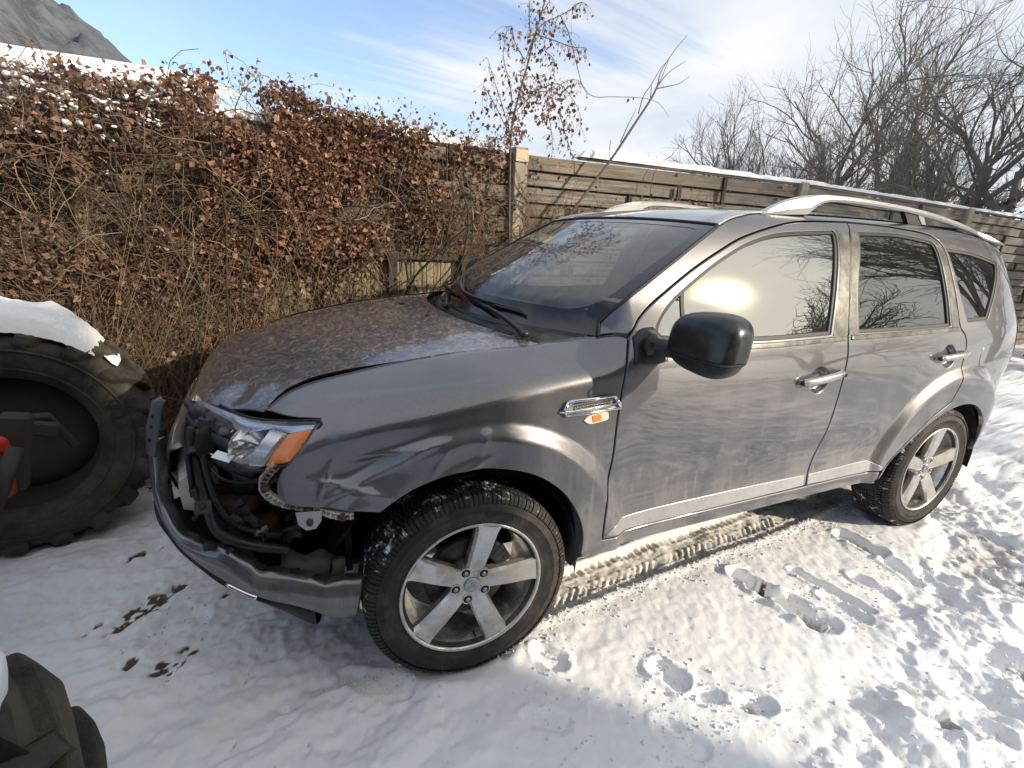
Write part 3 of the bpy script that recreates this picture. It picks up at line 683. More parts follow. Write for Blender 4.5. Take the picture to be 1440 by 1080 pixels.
# roof rails
RTOP = [(1.318, 1.618), (1.442, 1.669), (1.565, 1.700), (1.70, 1.714), (1.896, 1.717), (2.166, 1.709), (2.467, 1.692), (2.779, 1.656), (3.016, 1.612), (3.165, 1.558)]
RBOT = [(3.165, 1.548), (3.045, 1.572), (2.985, 1.598), (2.76, 1.632), (2.48, 1.664), (2.2, 1.683), (1.95, 1.690), (1.78, 1.689), (1.70, 1.681), (1.655, 1.664), (1.610, 1.634), (1.585, 1.626), (1.318, 1.612)]
for sg in (-1, 1):
    top = cr(RTOP, 5); bot = cr(RBOT, 5); poly = np.concatenate([top, bot])
    xs = resamp(top, .03); m = MB(); ring = []
    bx_ = bot[::-1]
    V = []
    for (x, z) in xs:
        zb = float(np.interp(x, bx_[:, 0], bx_[:, 1])); zb = min(zb, z-.006); yo = .615 if x < 3 else .615+.06*(x-3)/.16; ym = yo-.036
        h = z-zb
        V.append([(x, sg*(yo-.004), zb), (x, sg*yo, zb+h*.35), (x, sg*(yo-.006), z-h*.10), (x, sg*(yo-.016), z), (x, sg*(ym+.006), z), (x, sg*ym, z-h*.2), (x, sg*ym, zb+h*.1), (x, sg*(ym+.004), zb)])
    v = np.array(V).reshape(-1, 3); k = 8; n = len(V)
    f = [(i*k+j, i*k+(j+1) % k, (i+1)*k+(j+1) % k, (i+1)*k+j) for i in range(n-1) for j in range(k)]+[tuple(range(k)), tuple(range(n*k-k, n*k))]
    rail = obj('roof_rail', v, f, silver_paint, car, False)
    q = MB(); q.prism([(2.405, 1.675), (2.455, 1.675), (2.505, 1.625), (2.470, 1.625)], 1, sg*.606, sg*.585); q.build('rail_foot', silver_paint, rail)
    q = MB(); q.prism([(2.30, 1.678), (2.41, 1.670), (2.470, 1.622), (2.36, 1.622)], 1, sg*.603, sg*.580); q.build('rail_filler', black_plastic, rail)

# rear closure
rows = []
for z in np.linspace(.38, 1.50, 24):
    xe = float(np.interp(z, [.38, .60, .95, 1.15, 1.36, 1.50], [3.60, 3.66, 3.64, 3.56, 3.46, 3.30])); y = float(S(xe, z, False))-.002; row = []
    for s_ in np.linspace(-1, 1, 25): row.append((xe+.09*(1-abs(s_)**2.5), s_*y, z))
    rows.append(row)
loft('tailgate', rows, paint, car)
for sg in (-1, 1): panel('tail_lamp', [[(3.36, 1.12), (3.52, 1.12)], [(3.52, 1.12), (3.60, .93), (3.60, .80)], [(3.60, .80), (3.45, .84), (3.38, .95), (3.36, 1.12)]], red_lens, car, side=sg, off=.004, res=.03, gap=0, roll=.003, skirt=.01)
# floor pan
m = MB(); m.box((1.5, 0, .36), (1.55, .66, .02)); m.box((1.5, 0, .30), (1.2, .12, .05), bev=.02); m.box((3.2, 0, .42), (.32, .60, .03)); m.build('floor_pan', cavity_black, car)

# wheel wells
for cx, r0w, y0, y1 in ((0, .425, .40, .875), (2.67, .425, .40, .860)):
    for sg in (-1, 1):
        rows = []
        for a in np.linspace(R(-8), R(188), 30):
            if cx == 0 and sg < 0: a = np.interp(a, [R(-8), R(188)], [R(-8), R(100)])
            sx = 1.0 if cx == 0 else 1.09
            rr = r0w; c_, s_ = math.cos(a), math.sin(a)
            rows.append([(cx+rr*c_*sx*(.93), sg*y1, .352+(rr)*s_*.99), (cx+rr*c_*sx, sg*(y1-.05), .352+rr*s_*1.02), (cx+rr*c_*sx, sg*y0, .352+rr*s_*1.0)])
        loft('wheel_liner', rows, cavity_black, car)
        m = MB(); m.prism([(cx-.40, .2), (cx-.40, .62), (cx-.2, .75), (cx+.2, .75), (cx+.40, .62), (cx+.40, .2)], 1, sg*.38, sg*.36); m.build('inner_wheel_wall', cavity_black, car)
# mud flap edge of the front liner, hanging behind the tyre
rows = [[(.385, -.905, .60), (.30, -.80, .66)], [(.392, -.905, .48), (.345, -.78, .52)], [(.392, -.900, .40), (.36, -.76, .42)], [(.365, -.885, .352), (.345, -.76, .36)]]
loft('mud_flap', rows, black_plastic, car, .006)
# ---------------------------------------------------------------- wheels
def cyl(r, th, y): return (r*math.cos(th), y, r*math.sin(th))
def make_wheel(spoke0):
    w = bpy.data.objects.new('wheel', None); link(w, car); w.empty_display_size = .1
    half = .1125
    prof = [(.225, .085), (.232, .098), (.246, .103), (.262, .108), (.290, .1125), (.312, .110), (.328, .103), (.338, .094), (.3435, .080), (.346, .05), (.3465, 0), (.346, -.05), (.3435, -.080), (.338, -.094), (.328, -.103), (.312, -.110), (.2965, -.1122), (.2950, -.1138), (.2930, -.1122), (.275, -.1105), (.262, -.108), (.2500, -.1045), (.2485, -.1062), (.2460, -.1035), (.232, -.098), (.225, -.085)]
    ty = lathe('tyre', prof, tyre_rubber, w, 120)
    # tread blocks
    V = []; F = []; n = 0
    def block(th0, y0, dth, dy, r0, r1, skew, bev=.12):
        nonlocal n
        q = []
        for r, s in ((r0, 1), (r1, 1-bev)):
            for a, b in ((-1, -1), (1, -1), (1, 1), (-1, 1)):
                q.append(cyl(r, th0+(a*dth/2*s+b*skew/2), y0+b*dy/2*s))
        V.append(q); F.extend([(n+0, n+1, n+5, n+4), (n+1, n+2, n+6, n+5), (n+2, n+3, n+7, n+6), (n+3, n, n+4, n+7), (n+4, n+5, n+6, n+7)]); n += 8
    K = 66
    for i in range(K):
        a = i/K*2*np.pi
        for h in (-.23, .23):                      # centre rows, sipes split each block
            block(a+h*2*np.pi/K, -.018, 2*np.pi/K*.36, .030, .345, .3535, .012)
            block(a+(h+.3)*2*np.pi/K, .018, 2*np.pi/K*.36, .030, .345, .3535, -.012)
            block(a+(h+.15)*2*np.pi/K, -.054, 2*np.pi/K*.36, .030, .3445, .3525, .02)
            block(a+(h+.45)*2*np.pi/K, .054, 2*np.pi/K*.36, .030, .3445, .3525, -.02)
        for sg in (-1, 1):                         # shoulder blocks wrap round the edge
            for h in (-.23, .23):
                th0 = a+(h+.3)*2*np.pi/K; dth = 2*np.pi/K*(.40 if i % 2 else .36); q = []
                for rr, yy in ((.3525, .074), (.348, .094), (.337, .104), (.322, .1105)):
                    q += [cyl(rr, th0-dth/2, sg*yy), cyl(rr, th0+dth/2, sg*yy), cyl(rr-.010, th0-dth/2, sg*(yy-.005)), cyl(rr-.010, th0+dth/2, sg*(yy-.005))]
                V.append(q)
                for k in range(3):
                    b = n+k*4; F.extend([(b, b+1, b+5, b+4), (b, b+4, b+6, b+2), (b+1, b+3, b+7, b+5)])
                F.append((n, n+2, n+3, n+1)); n += 16
    tr = obj('tread', np.concatenate([np.array(q) for q in V]), F, tyre_rubber, ty, False); tr['kind'] = 'stuff'
    # raised side ribs like worn moulded marks
    m = MB()
    for a0, L in ((R(55), R(30)), (R(235), R(30))):
        for i in range(9):
            a = a0+L*i/9; p = [cyl(.274, a, -.1125), cyl(.288, a, -.1135), cyl(.288, a+L/13, -.1135), cyl(.274, a+L/13, -.1125)]
            if i % 2: p = [cyl(.274, a, -.1125), cyl(.288, a+L/26, -.1135), cyl(.287, a+L/13, -.1135), cyl(.276, a+L/26, -.1125)]
            m.add(p, [(0, 1, 2, 3)])
    m.build('sidewall_marks', tyre_rubber, ty)['kind'] = 'stuff'
    rim = lathe('rim', [(.2455, -.098), (.2475, -.104), (.2445, -.1075), (.2385, -.1065), (.2350, -.100), (.2325, -.088), (.2290, -.078), (.2240, -.060), (.2180, -.030), (.210, .0), (.205, .06), (.215, .085), (.232, .098), (.238, .100)], alloy, w, 96)
    for k in range(5):
        a = spoke0+k*2*np.pi/5; m = MB()
        ca, sa = math.cos(a), math.sin(a); rows = []
        N_ = 14
        for i in range(N_+1):
            u = i/N_; r = .040+(.2325-.040)*u; hw = .0335+.0095*u**1.2; 
            if u > .9: hw += .006*(u-.9)/.1
            yf = -.078-.022*u**.9-.004*math.sin(math.pi*u); dp = .040-.012*u; fl_ = hw-.0075
            ring = [(r, -hw, yf+dp), (r, -hw, yf+.012), (r, -fl_, yf), (r, -fl_*.3, yf-.0006), (r, fl_*.3, yf-.0006), (r, fl_, yf), (r, hw, yf+.012), (r, hw, yf+dp)]
            rows.append([(q[0]*ca-q[1]*sa, q[2], q[0]*sa+q[1]*ca) for q in ring])
        v = np.array(rows).reshape(-1, 3); kk = 8
        f = [(i*kk+j, i*kk+(j+1) % kk, (i+1)*kk+(j+1) % kk, (i+1)*kk+j) for i in range(N_) for j in range(kk)]+[tuple(range(kk))]
        obj('spoke', v, f, alloy, rim, False)
    hub = lathe('hub', [(.0, -.080), (.030, -.0805), (.036, -.0815), (.058, -.0800), (.066, -.074), (.070, -.050), (.072, -.02)], alloy, rim, 60)
    for k in range(5):
        a = spoke0+(k+.5)*2*np.pi/5; c_ = (.0555*math.cos(a), 0, .0555*math.sin(a))
        lathe('nut_well', [(.0145, -.060), (.0155, -.0845), (.0175, -.0852), (.0190, -.0830), (.0195, -.070)], alloy, rim, 20, loc=c_)
        lathe('nut_well', [(.0, -.0822), (.0148, -.0822)], cavity_black, rim, 16, loc=c_)
        m = MB(); m.tube([(0, -.070, 0), (0, -.0865, 0), (0, -.090, 0)], [.0092, .0092, .0055], 6); m.build('lug_nut', steel, rim, False, loc=c_)
    cap = lathe('hub_cap', [(0, -.0875), (.020, -.0872), (.0255, -.0858), (.027, -.082)], silver_paint, rim, 40)
    m = MB()
    for k in range(3):
        a = R(90)+k*R(120); e = R(30); L = .0165; h_ = L*math.tan(R(30))/1.0*.58
        p = [(0.0, 0.0), (L*.5, h_*.95), (L, 0), (L*.5, -h_*.95)]
        q = [(u*math.cos(a)-v_*math.sin(a), u*math.sin(a)+v_*math.cos(a)) for u, v_ in p]
        m.prism(q, 1, -.0890, -.0870)
    m.build('three_diamond_emblem', steel, cap)
    disc = lathe('brake_disc', [(.06, -.030), (.072, -.034), (.145, -.034), (.147, -.030), (.147, -.010)], brake, w, 60)
    m = MB(); 
    for i in range(7):
        a = R(25)+i*R(9); m.box((.132*math.cos(a), -.028, .132*math.sin(a)), (.030, .034, .012), (0, -a, 0), .005)
    m.build('brake_caliper', black_plastic, disc)
    lathe('hub_back', [(.0, -.05), (.06, -.05), (.06, .05), (.0, .05)], cavity_black, w, 24)
    a = R(-86); lathe('valve', [(.0, -.098), (.004, -.098), (.0045, -.080), (.003, -.070)], rubber, rim, 10, loc=(.205*math.cos(a), 0, .205*math.sin(a)))
    return w
def copy_tree(o, parent=None):
    c = o.copy(); COL.objects.link(c)
    if parent is not None: c.parent = parent
    for ch in [q for q in bpy.data.objects if q.parent == o]: copy_tree(ch, c)
    return c
wf = make_wheel(R(5)); wf.location = (0, -.772, .352); wf.rotation_euler = (0, 0, R(-2.3))
wr = copy_tree(wf, car); wr.location = (2.67, -.765, .349); wr.rotation_euler = (0, R(-10), 0)
wfr = copy_tree(wf, car); wfr.location = (0, .77, .349); wfr.rotation_euler = (0, R(30), R(177.7))
wrr = copy_tree(wf, car); wrr.location = (2.67, .765, .349); wrr.rotation_euler = (0, R(50), R(180))
m = MB(); m.tube([(0, -.7, .35), (0, .7, .35)], .03, 10); m.tube([(2.67, -.7, .35), (2.67, .7, .35)], .035, 10); m.build('axle_shafts', cavity_black, car)

# ---------------------------------------------------------------- door mirrors
for sg in (-1, 1):
    mh = thing_part = bpy.data.objects.new('side_mirror', None); link(mh, car)
    v, f = sellip((.705, -1.028, 1.194), (.078, .128, .094), 3.0, rot=(0, 0, .12), ku=64, kv=36)
    cz = 1.194
    k = np.clip((v[:, 1]+1.028)/.128, -1, 1); z_ = v[:, 2]-cz
    v[:, 2] = cz+z_*(1-.10*k)+.010*k*0-.010*(1-k)*.5*(z_ < 0)
    v[:, 0] += .030*np.clip((z_)/.1, -1, 1)*.5
    if sg > 0: v[:, 1] *= -1
    up = f[(v[f].mean(1)[:, 2] > cz-.047-.012*np.clip((-v[f].mean(1)[:, 1]*sg*-1-1.03)/.1, -1, 1))] if False else f
    zc_ = v[f].mean(1)[:, 2]; cut = cz-.046
    o1 = obj('mirror_cover', v, f[zc_ > cut], mirror_plastic, mh)
    vb = v.copy(); vb[:, :2] = (vb[:, :2]-np.array([.705, sg*1.028]))*.955+np.array([.705, sg*1.028])
    m = MB(); rr0 = [(.705+.0795*sp_c, sg*(1.028+.1295*sp_s)) for sp_c, sp_s in [(math.copysign(abs(math.cos(a))**(2/3), math.cos(a)), math.copysign(abs(math.sin(a))**(2/3), math.sin(a))) for a in np.linspace(0, 2*np.pi, 49)]]
    m.tube([(x_-.012, y_+(.012 if 0 else 0), cut+.002) for x_, y_ in rr0], .0040, 6, False); m.build('mirror_seam', cavity_black, mh, True)
    obj('mirror_base_shell', vb, f[zc_ <= cut+.008], black_plastic, mh)
    m = MB(); m.box((.771, sg*1.022, 1.194), (.003, .088, .060), (0, .04, sg*-.12), .002); m.build('mirror_glass', mirror_silver, mh)
    m = MB(); m.tube(cr([(.62, sg*.845, 1.150), (.645, sg*.885, 1.146), (.675, sg*.930, 1.148), (.69, sg*.98, 1.155)], 5), [.040]*3+[.030]*7+[.034]*3+[.04]*3, 10); m.build('mirror_arm', black_plastic, mh, True)
    panel('mirror_foot', [[(.574, 1.178), (.560, 1.10)], [(.560, 1.10), (.70, 1.095)], [(.70, 1.095), (.705, 1.165), (.70, 1.205)], [(.70, 1.205), (.64, 1.185), (.574, 1.178)]] if False else [[(.578, 1.170), (.562, 1.085)], [(.562, 1.085), (.64, 1.078), (.705, 1.088)], [(.705, 1.088), (.712, 1.150), (.672, 1.200)], [(.672, 1.200), (.62, 1.195), (.578, 1.170)]], black_plastic, mh, side=sg, off=.010, res=.03, gap=0, roll=.008, skirt=.014)
# quarter-light divider in the front window
panel('window_divider', [[(.800, 1.150), (.818, 1.150)], [(.818, 1.150), (.845, 1.322)], [(.845, 1.322), (.826, 1.310)], [(.826, 1.310), (.800, 1.150)]], rubber, door, off=-.008, res=.03, gap=0, roll=.002, skirt=.006)

# ---------------------------------------------------------------- wing badge and side marker
def PS(x, z, o=0): return np.array([x, -(float(S(x, z, False))+o), z])
bd = bpy.data.objects.new('fender_vent', None); link(bd, car)
def bar_s(m, pts, r, k=6): m.tube([PS(*p) for p in pts], r, k)
m = MB(); bar_s(m, [(.300, .984, .008), (.40, .986, .011), (.478, .986, .009)], .0062); bar_s(m, [(.300, .984, .008), (.286, .962, .012), (.293, .938, .006)], .0065)
bar_s(m, [(.478, .986, .009), (.500, .962, .012), (.506, .943, .008)], .0062); bar_s(m, [(.270, .950, .003), (.30, .9515, .014), (.40, .957, .015), (.506, .962, .010)], .0042); bar_s(m, [(.293, .938, .006), (.40, .940, .010), (.506, .943, .008)], .0055)
m.build('vent_frame', chrome, bd, True)
m = MB()
for i in range(22):
    for j in range(5):
        x = .325+i*.0065; z = .944+j*.0088; m.box(PS(x+.001*j, z+.010*(x-.3)/.2, .006), (.0024, .002, .0034))
m.build('vent_mesh', steel, bd)['kind'] = 'stuff'
panel('vent_back', [[(.295, .985), (.480, .988)], [(.480, .988), (.502, .945)], [(.502, .945), (.295, .940)], [(.295, .940), (.295, .985)]], steel, bd, off=.003, res=.04, gap=0, roll=.001, skirt=.002)
mk = panel('side_marker', [[(.362, .913), (.385, .928), (.44, .934), (.462, .930)], [(.462, .930), (.464, .910), (.45, .902)], [(.45, .902), (.39, .898), (.362, .913)]], mat('marker_lens', (.80, .62, .50), .2, 0, 1), car, off=.006, res=.008, gap=0, roll=.003, skirt=.008, ds=.004)
panel('marker_bulb_window', [[(.395, .926), (.428, .930)], [(.428, .930), (.434, .906)], [(.434, .906), (.400, .904)], [(.400, .904), (.395, .926)]], mat('marker_orange', (.85, .22, .05), .4), mk, off=.0085, res=.01, gap=0, roll=.0008, skirt=.001, ds=.004)

# ---------------------------------------------------------------- smashed headlamp
LA = np.array([-.447, -.79, .972]); LUX = np.array([-.782, .624, -.015]); LUX /= np.linalg.norm(LUX)
LN = np.array([-.514, -.631, .581]); LN /= np.linalg.norm(LN); LUY = np.cross(LN, LUX)
lamp = bpy.data.objects.new('headlight', None); link(lamp, car); lamp['label'] = 'smashed headlight with an orange turn signal'
def lplate(name, pts, m, off=0.0, bulge=.0, thick=.003, res=.012, parent=lamp, smooth=True):
    P = np.array(pts, float)
    if (P[:, 0]*np.roll(P[:, 1], -1)-P[:, 1]*np.roll(P[:, 0], -1)).sum() < 0: P = P[::-1]
    P = resamp(np.r_[P, P[:1]], .008)[:-1]; v, f = cdt(P, [], res); d = bdist(v, P)
    def em(q, d_, o): return LA+q[:, :1]*LUX+q[:, 1:]*LUY+LN*(o+bulge*np.clip(d_/.05, 0, 1)[:, None]**.7)
    # the lamp wraps round the corner
    V = em(v, d, off); V2 = em(P, np.zeros(len(P)), off-thick); k = len(P); n = len(V)
    vb = em(P, np.zeros(len(P)), off)
    F = [tuple(q) for q in f]+[(n+i, n+(i+1) % k, n+k+(i+1) % k, n+k+i) for i in range(k)]
    return obj(name, np.concatenate([V, vb, V2]), F, m, parent, smooth)
L_lens = [(0, .0025), (.0063, .0341), (.0267, .0836), (.0501, .123), (.1083, .1475), (.1717, .1598), (.2045, .1545), (.2378, .1391), (.2562, .1179), (.246, .0892), (.2601, .0737), (.2981, .0786), (.3328, .0585), (.3374, .0377), (.3589, .0206), (.3848, .0183), (.4112, -.0042), (.3997, -.0166), (.3223, -.0001), (.2433, .0154), (.1785, .0198), (.0808, .0128)]
lplate('lens', L_lens, lens_glass, 0, .018, .004)
lplate('turn_signal', [(.0098, .0176), (.0881, .0463), (.1135, .0919), (.1272, .142), (.0583, .1208), (.036, .0782)], orange, -.012, .010, .01)
rb = lplate('ribbed_lens', [(.0923, .0452), (.1409, .0376), (.1606, .0677), (.1802, .1478), (.1326, .1427), (.1171, .0924)], ribbed_clear, -.013, .008, .01)
m = MB()
for i in range(9):
    u = i/8; a = np.array([.097+u*.040, .048-u*.006]); b = np.array([.137+u*.038, .140+u*.003])
    for k_ in (0,): 
        pa = LA+a[0]*LUX+a[1]*LUY+LN*-.003; pb = LA+b[0]*LUX+b[1]*LUY+LN*-.003; m.tube([pa, (pa+pb)/2+LN*.004, pb], .0022, 6)
m.build('lens_ribs', reflector, rb, True)
lplate('lamp_trim', [(.0072, .0070), (.0797, .0155), (.1766, .0230), (.2394, .0186), (.3223, .0040), (.395, -.010), (.400, -.003), (.335, .018), (.285, .032), (.270, .052), (.2301, .0594), (.1494, .0353), (.0898, .0414), (.0187, .0187)], reflector, -.020, .004, .006)
m = MB(); 
cB = LA+.215*LUX+.092*LUY-LN*.02
rows = []
for u in np.linspace(0, 1, 10):
    r = .056*math.sqrt(u)+.001; rows.append([cB+LN*(-.075+.075*u)+r*(math.cos(a)*LUX+math.sin(a)*LUY*.95) for a in np.linspace(0, 2*np.pi, 33)])
loft('reflector_bowl', rows, reflector, lamp)
m = MB(); m.tube([cB-LN*.06, cB-LN*.01], .011, 12); m.build('bulb_shield', steel, lamp, True)
m = MB()
for i in range(26):       # broken shards and torn reflector leaves
    a = rng.uniform(0, 1, 2); c = LA+(.15+.14*a[0])*LUX+(.045+.09*a[1])*LUY-LN*rng.uniform(.015, .045)
    e = rng.normal(0, .014, (3, 3)); m.add([c+e[0], c+e[1], c+e[2]], [(0, 1, 2)])
m.build('reflector_shards', reflector, lamp)
lplate('lamp_housing', [(-.012, -.004), (.0, .04), (.02, .088), (.045, .13), (.11, .156), (.172, .166), (.215, .160), (.30, .11), (.36, .06), (.41, .02), (.405, -.02), (.32, -.008), (.24, .008), (.17, .012)], cavity_black, -.085, 0, .01)
m = MB(); ring = [LA+a*LUX+b*LUY-LN*.002 for a, b in [(.33, -.008), (.2433, .0125), (.1785, .0168), (.0808, .0088), (-.004, -.001), (.002, .036), (.022, .086), (.046, .1265), (.108, .1515), (.1717, .1635), (.206, .158)]]
m.tube(cr(ring, 4), .0042, 6); m.build('lamp_gasket', rubber, lamp, True)
m = MB(); m.tube(cr([LA+a*LUX+b*LUY+LN*.004 for a, b in [(.405, -.008), (.3223, .006), (.2433, .0205), (.1785, .025), (.09, .018)]], 5), .0035, 6); m.build('lens_edge', lens_glass, lamp, True)

# bracket and fender flange left bare by the missing bumper
BR = cr([(-.560, .862), (-.584, .836), (-.600, .806), (-.592, .777), (-.568, .754), (-.528, .738), (-.493, .731), (-.452, .717), (-.422, .710), (-.375, .708)], 5)
br = bpy.data.objects.new('bumper_bracket', None); link(br, car)
rows = []
for i, (x, z) in enumerate(BR):
    d = BR[min(i+1, len(BR)-1)]-BR[max(i-1, 0)]; d /= np.linalg.norm(d); nn = np.array([-d[1], d[0]]); y = -float(S(x, z, False))+.018; w = .0105+.001*math.sin(i*1.7)
    rows.append([(x-nn[0]*w, y+.022, z-nn[1]*w), (x-nn[0]*w, y, z-nn[1]*w), (x-nn[0]*w*.6, y-.004, z-nn[1]*w*.6), (x-nn[0]*w*.5, y+.006, z-nn[1]*w*.5), (x+nn[0]*w*.5, y+.006, z+nn[1]*w*.5), (x+nn[0]*w*.6, y-.004, z+nn[1]*w*.6), (x+nn[0]*w, y, z+nn[1]*w), (x+nn[0]*w, y+.022, z+nn[1]*w)])
loft('bracket_rail', rows, white_plastic, br, smooth=False)
m = MB()
for i in range(2, len(BR)-1, 2):
    x, z = BR[i]; d = BR[min(i+1, len(BR)-1)]-BR[i-1]; an = math.atan2(d[1], d[0]); m.box((x, -float(S(x, z, False))+.019, z), (.0016, .0045, .010), (0, -an, 0))
m.build('bracket_rib', white_plastic, br)
for x, z in ((-.594, .80), (-.49, .729), (-.405, .708)):
    lathe('screw', [(0, -.006), (.008, -.006), (.009, 0), (.013, .001), (.013, .004)], rust, br, 14, loc=(x, -float(S(x, z, False))+.014, z))
m = MB(); m.prism([(-.525, .730), (-.455, .722), (-.460, .690), (-.475, .668), (-.500, .668), (-.520, .69)], 1, -.842, -.838); m.build('mounting_tab', steel, car)
lathe('screw', [(0, -.008), (.009, -.007), (.010, 0), (.017, .001)], rust, car, 16, loc=(-.49, -.842, .692))

# torn bumper skin
TOP = [(-.895, -.46, .84), (-.90, -.475, .80), (-.897, -.505, .735), (-.898, -.515, .690), (-.880, -.545, .633), (-.834, -.607, .578), (-.771, -.665, .571), (-.714, -.708, .566), (-.655, -.743, .524), (-.619, -.757, .503), (-.543, -.778, .490), (-.460, -.791, .446), (-.399, -.798, .440), (-.345, -.800, .433)]
BOT = [(-.915, -.43, .76), (-.920, -.44, .700), (-.915, -.465, .640), (-.905, -.505, .595), (-.872, -.560, .560), (-.840, -.600, .525), (-.790, -.650, .490), (-.735, -.695, .452), (-.665, -.735, .418), (-.610, -.762, .397), (-.535, -.780, .365), (-.470, -.790, .325), (-.415, -.797, .302), (-.372, -.800, .300)]
T_ = cr(TOP, 6); B_ = cr(BOT, 6); rows = []
nb = len(T_)
for i in range(nb):
    u = i/(nb-1); tp, bt = T_[i], B_[i]; row = []
    out = np.array([-(.9-.75*u), -(.35+.6*u), 0]); out /= np.linalg.norm(out)
    wob = .0025*math.sin(u*19)+.0015*math.sin(u*41+1)
    jag = .012*abs(math.sin(u*31))*(1 if .25 < u < .85 else .3)
    row.append(tp-out*.030+[0, 0, .004-jag]); row.append(tp-out*.004+[0, 0, .002-jag*.6])
    for k_ in range(9):
        q = k_/8; p = tp*(1-q)+bt*q; bl = math.sin(math.pi*q)*(.012+.016*sst(.25, .8, u)); cr_ = -.008*math.exp(-((q-.62)/.12)**2)*(1 if .2 < u < .75 else .2)
        row.append(p+out*(bl+cr_+wob*math.sin(q*3.1)))
    row.append(bt-out*.045+[0, 0, -.006])
    rows.append(row)
bump = loft('bumper', rows, paint, car, .004); bump['label'] = 'front bumper torn loose and hanging in front of the wheel'
t_ = NT(paint)
# lower black valance and the chrome clip on it
rows = []
for i in range(12, nb-14):
    u = i/(nb-1); bt = B_[i]; out = np.array([-(.9-.75*u), -(.35+.6*u), 0]); out /= np.linalg.norm(out)
    dp = .018+.045*math.exp(-((u-.80)/.07)**2)
    rows.append([bt+out*.003+[0, 0, .012], bt+out*.010+[0, 0, 0], bt+out*.002+[0, 0, -dp*.7], bt-out*.03+[0, 0, -dp], bt-out*.12+[0, 0, -dp+.006]])
loft('bumper_lip', rows, black_plastic, bump)
m = MB(); idx = [int(nb*.56), int(nb*.62), int(nb*.66)]
pts = []
for i in idx:
    u = i/(nb-1); out = np.array([-(.9-.75*u), -(.35+.6*u), 0]); out /= np.linalg.norm(out); q = .66; pts.append(T_[i]*(1-q)+B_[i]*q+out*.034)
m.tube(cr(pts, 5), [.003]+[.007]*8+[.009]*2, 8); m.build('chrome_clip', chrome, bump, True)
for i_ in (.66, .70, .76, .82):                    # slots moulded in the torn top flange
    i = int(nb*i_); p = T_[i]; d = T_[i+2]-T_[i-2]; an = math.atan2(d[1], d[0]); q = MB(); q.box(p+[.004, .010, .004], (.013, .007, .003), (0, 0, an)); q.build('flange_slot', cavity_black, bump)
# the blade standing up at the far end of the bumper: grille carrier
m = MB(); q0, q1 = np.array((-.925, -.44, .81)), np.array((-.83, -.60, 1.005))
bl_ = [((-.890, -.500, .800), (-.925, -.430, .800)), ((-.868, -.535, .880), (-.905, -.462, .890)), ((-.838, -.590, .985), (-.868, -.525, .985)), ((-.822, -.610, 1.010), (-.835, -.585, 1.012))]
rows = [[np.array(a), np.array(a)*.5+np.array(b)*.5+[-.006, -.004, 0], np.array(b)] for a, b in bl_]
bl = loft('grille_carrier', rows, mat('weathered_plastic', (.10, .105, .11), .5), car, .005)
for z_, s_ in ((.955, .5), (.915, .5), (.86, .5)):
    u = (z_-.80)/.2; a = np.array(bl_[0][0])*(1-u)+np.array(bl_[2][0])*u; b = np.array(bl_[0][1])*(1-u)+np.array(bl_[2][1])*u; c_ = (a+b)/2+[-.006, -.006, 0]
    q = MB(); q.tube([c_+[.006, .006, 0], c_+[-.004, -.004, 0]], .0048, 10); q.build('bolt_hole', cavity_black, bl, True)
# far half of the front: bumper skin, lower edge
rows = []
for s_ in np.linspace(0, 1, 24):
    y = -.45+1.2*s_; x = -.905+.42*max(0, abs(y)-.25)**2*1.2
    rows.append([(x+.06, y, .80), (x+.02, y, .79), (x+.005, y, .72), (x+.03, y, .66)])
loft('bumper_far_half', rows, paint, bump, .004)

# crash beam and foam
rows = []
for y in np.linspace(-.52, .60, 24):
    x = -.835+.20*max(0, abs(y)-.15)**1.6; e = .8+.2*min(1, (y+.54)*8)
    rows.append([(x+.05, y, .86*1), (x-.02, y, .87), (x-.055, y, .84), (x-.060, y, .80), (x-.055, y, .73), (x-.01, y, .71), (x+.05, y, .72)])
    rows[-1] = [(a+.01, b, .675+(c-.79)*e*1.05) for a, b, c in rows[-1]]
fb = loft('foam_absorber', rows, foam, car)
obj('foam_end', rows[0], [tuple(range(7))], foam, fb)
rows = [[(-.77, y, .70), (-.80, y, .71), (-.80, y, .85), (-.77, y, .86)] for y in np.linspace(-.62, .62, 12)]
loft('crash_beam', rows, black_plastic, car, .01)
# radiator support, radiator, ducts, hoses
m = MB(); m.box((-.60, 0, .60), (.03, .50, .30)); m.build('radiator', cavity_black, car)
m = MB()
for i in range(24): m.box((-.635, -.46+i*.04, .60), (.004, .004, .27))
m.build('radiator_fins', steel, car)['kind'] = 'stuff'
m = MB(); m.box((-.66, 0, .905), (.06, .60, .018), bev=.006); m.box((-.66, -.56, .70), (.03, .035, .22), (0.1, 0, 0), .006); m.box((-.66, .56, .70), (.03, .035, .22), bev=.006); m.box((-.62, 0, .36), (.05, .6, .03), bev=.006); m.build('radiator_support', black_plastic, car)
for sy in (-.5, .5): m = MB(); m.box((-.25, sy, .62), (.42, .045, .055), bev=.01); m.build('frame_rail', cavity_black, car)
m = MB(); m.box((-.72, -.50, .62), (.05, .07, .075), (0, 0, .2), .008); m.box((-.66, -.62, .60), (.09, .035, .012), (0, 0, -.5), .004); m.box((-.70, -.60, .66), (.07, .03, .018), (0, 0, -.5), .004); m.build('crush_can', rust, car)
m = MB(); m.box((-.30, -.30, .60), (.25, .16, .22), bev=.03); m.box((-.3, .2, .65), (.25, .3, .28), bev=.03); m.build('engine_block', cavity_black, car)
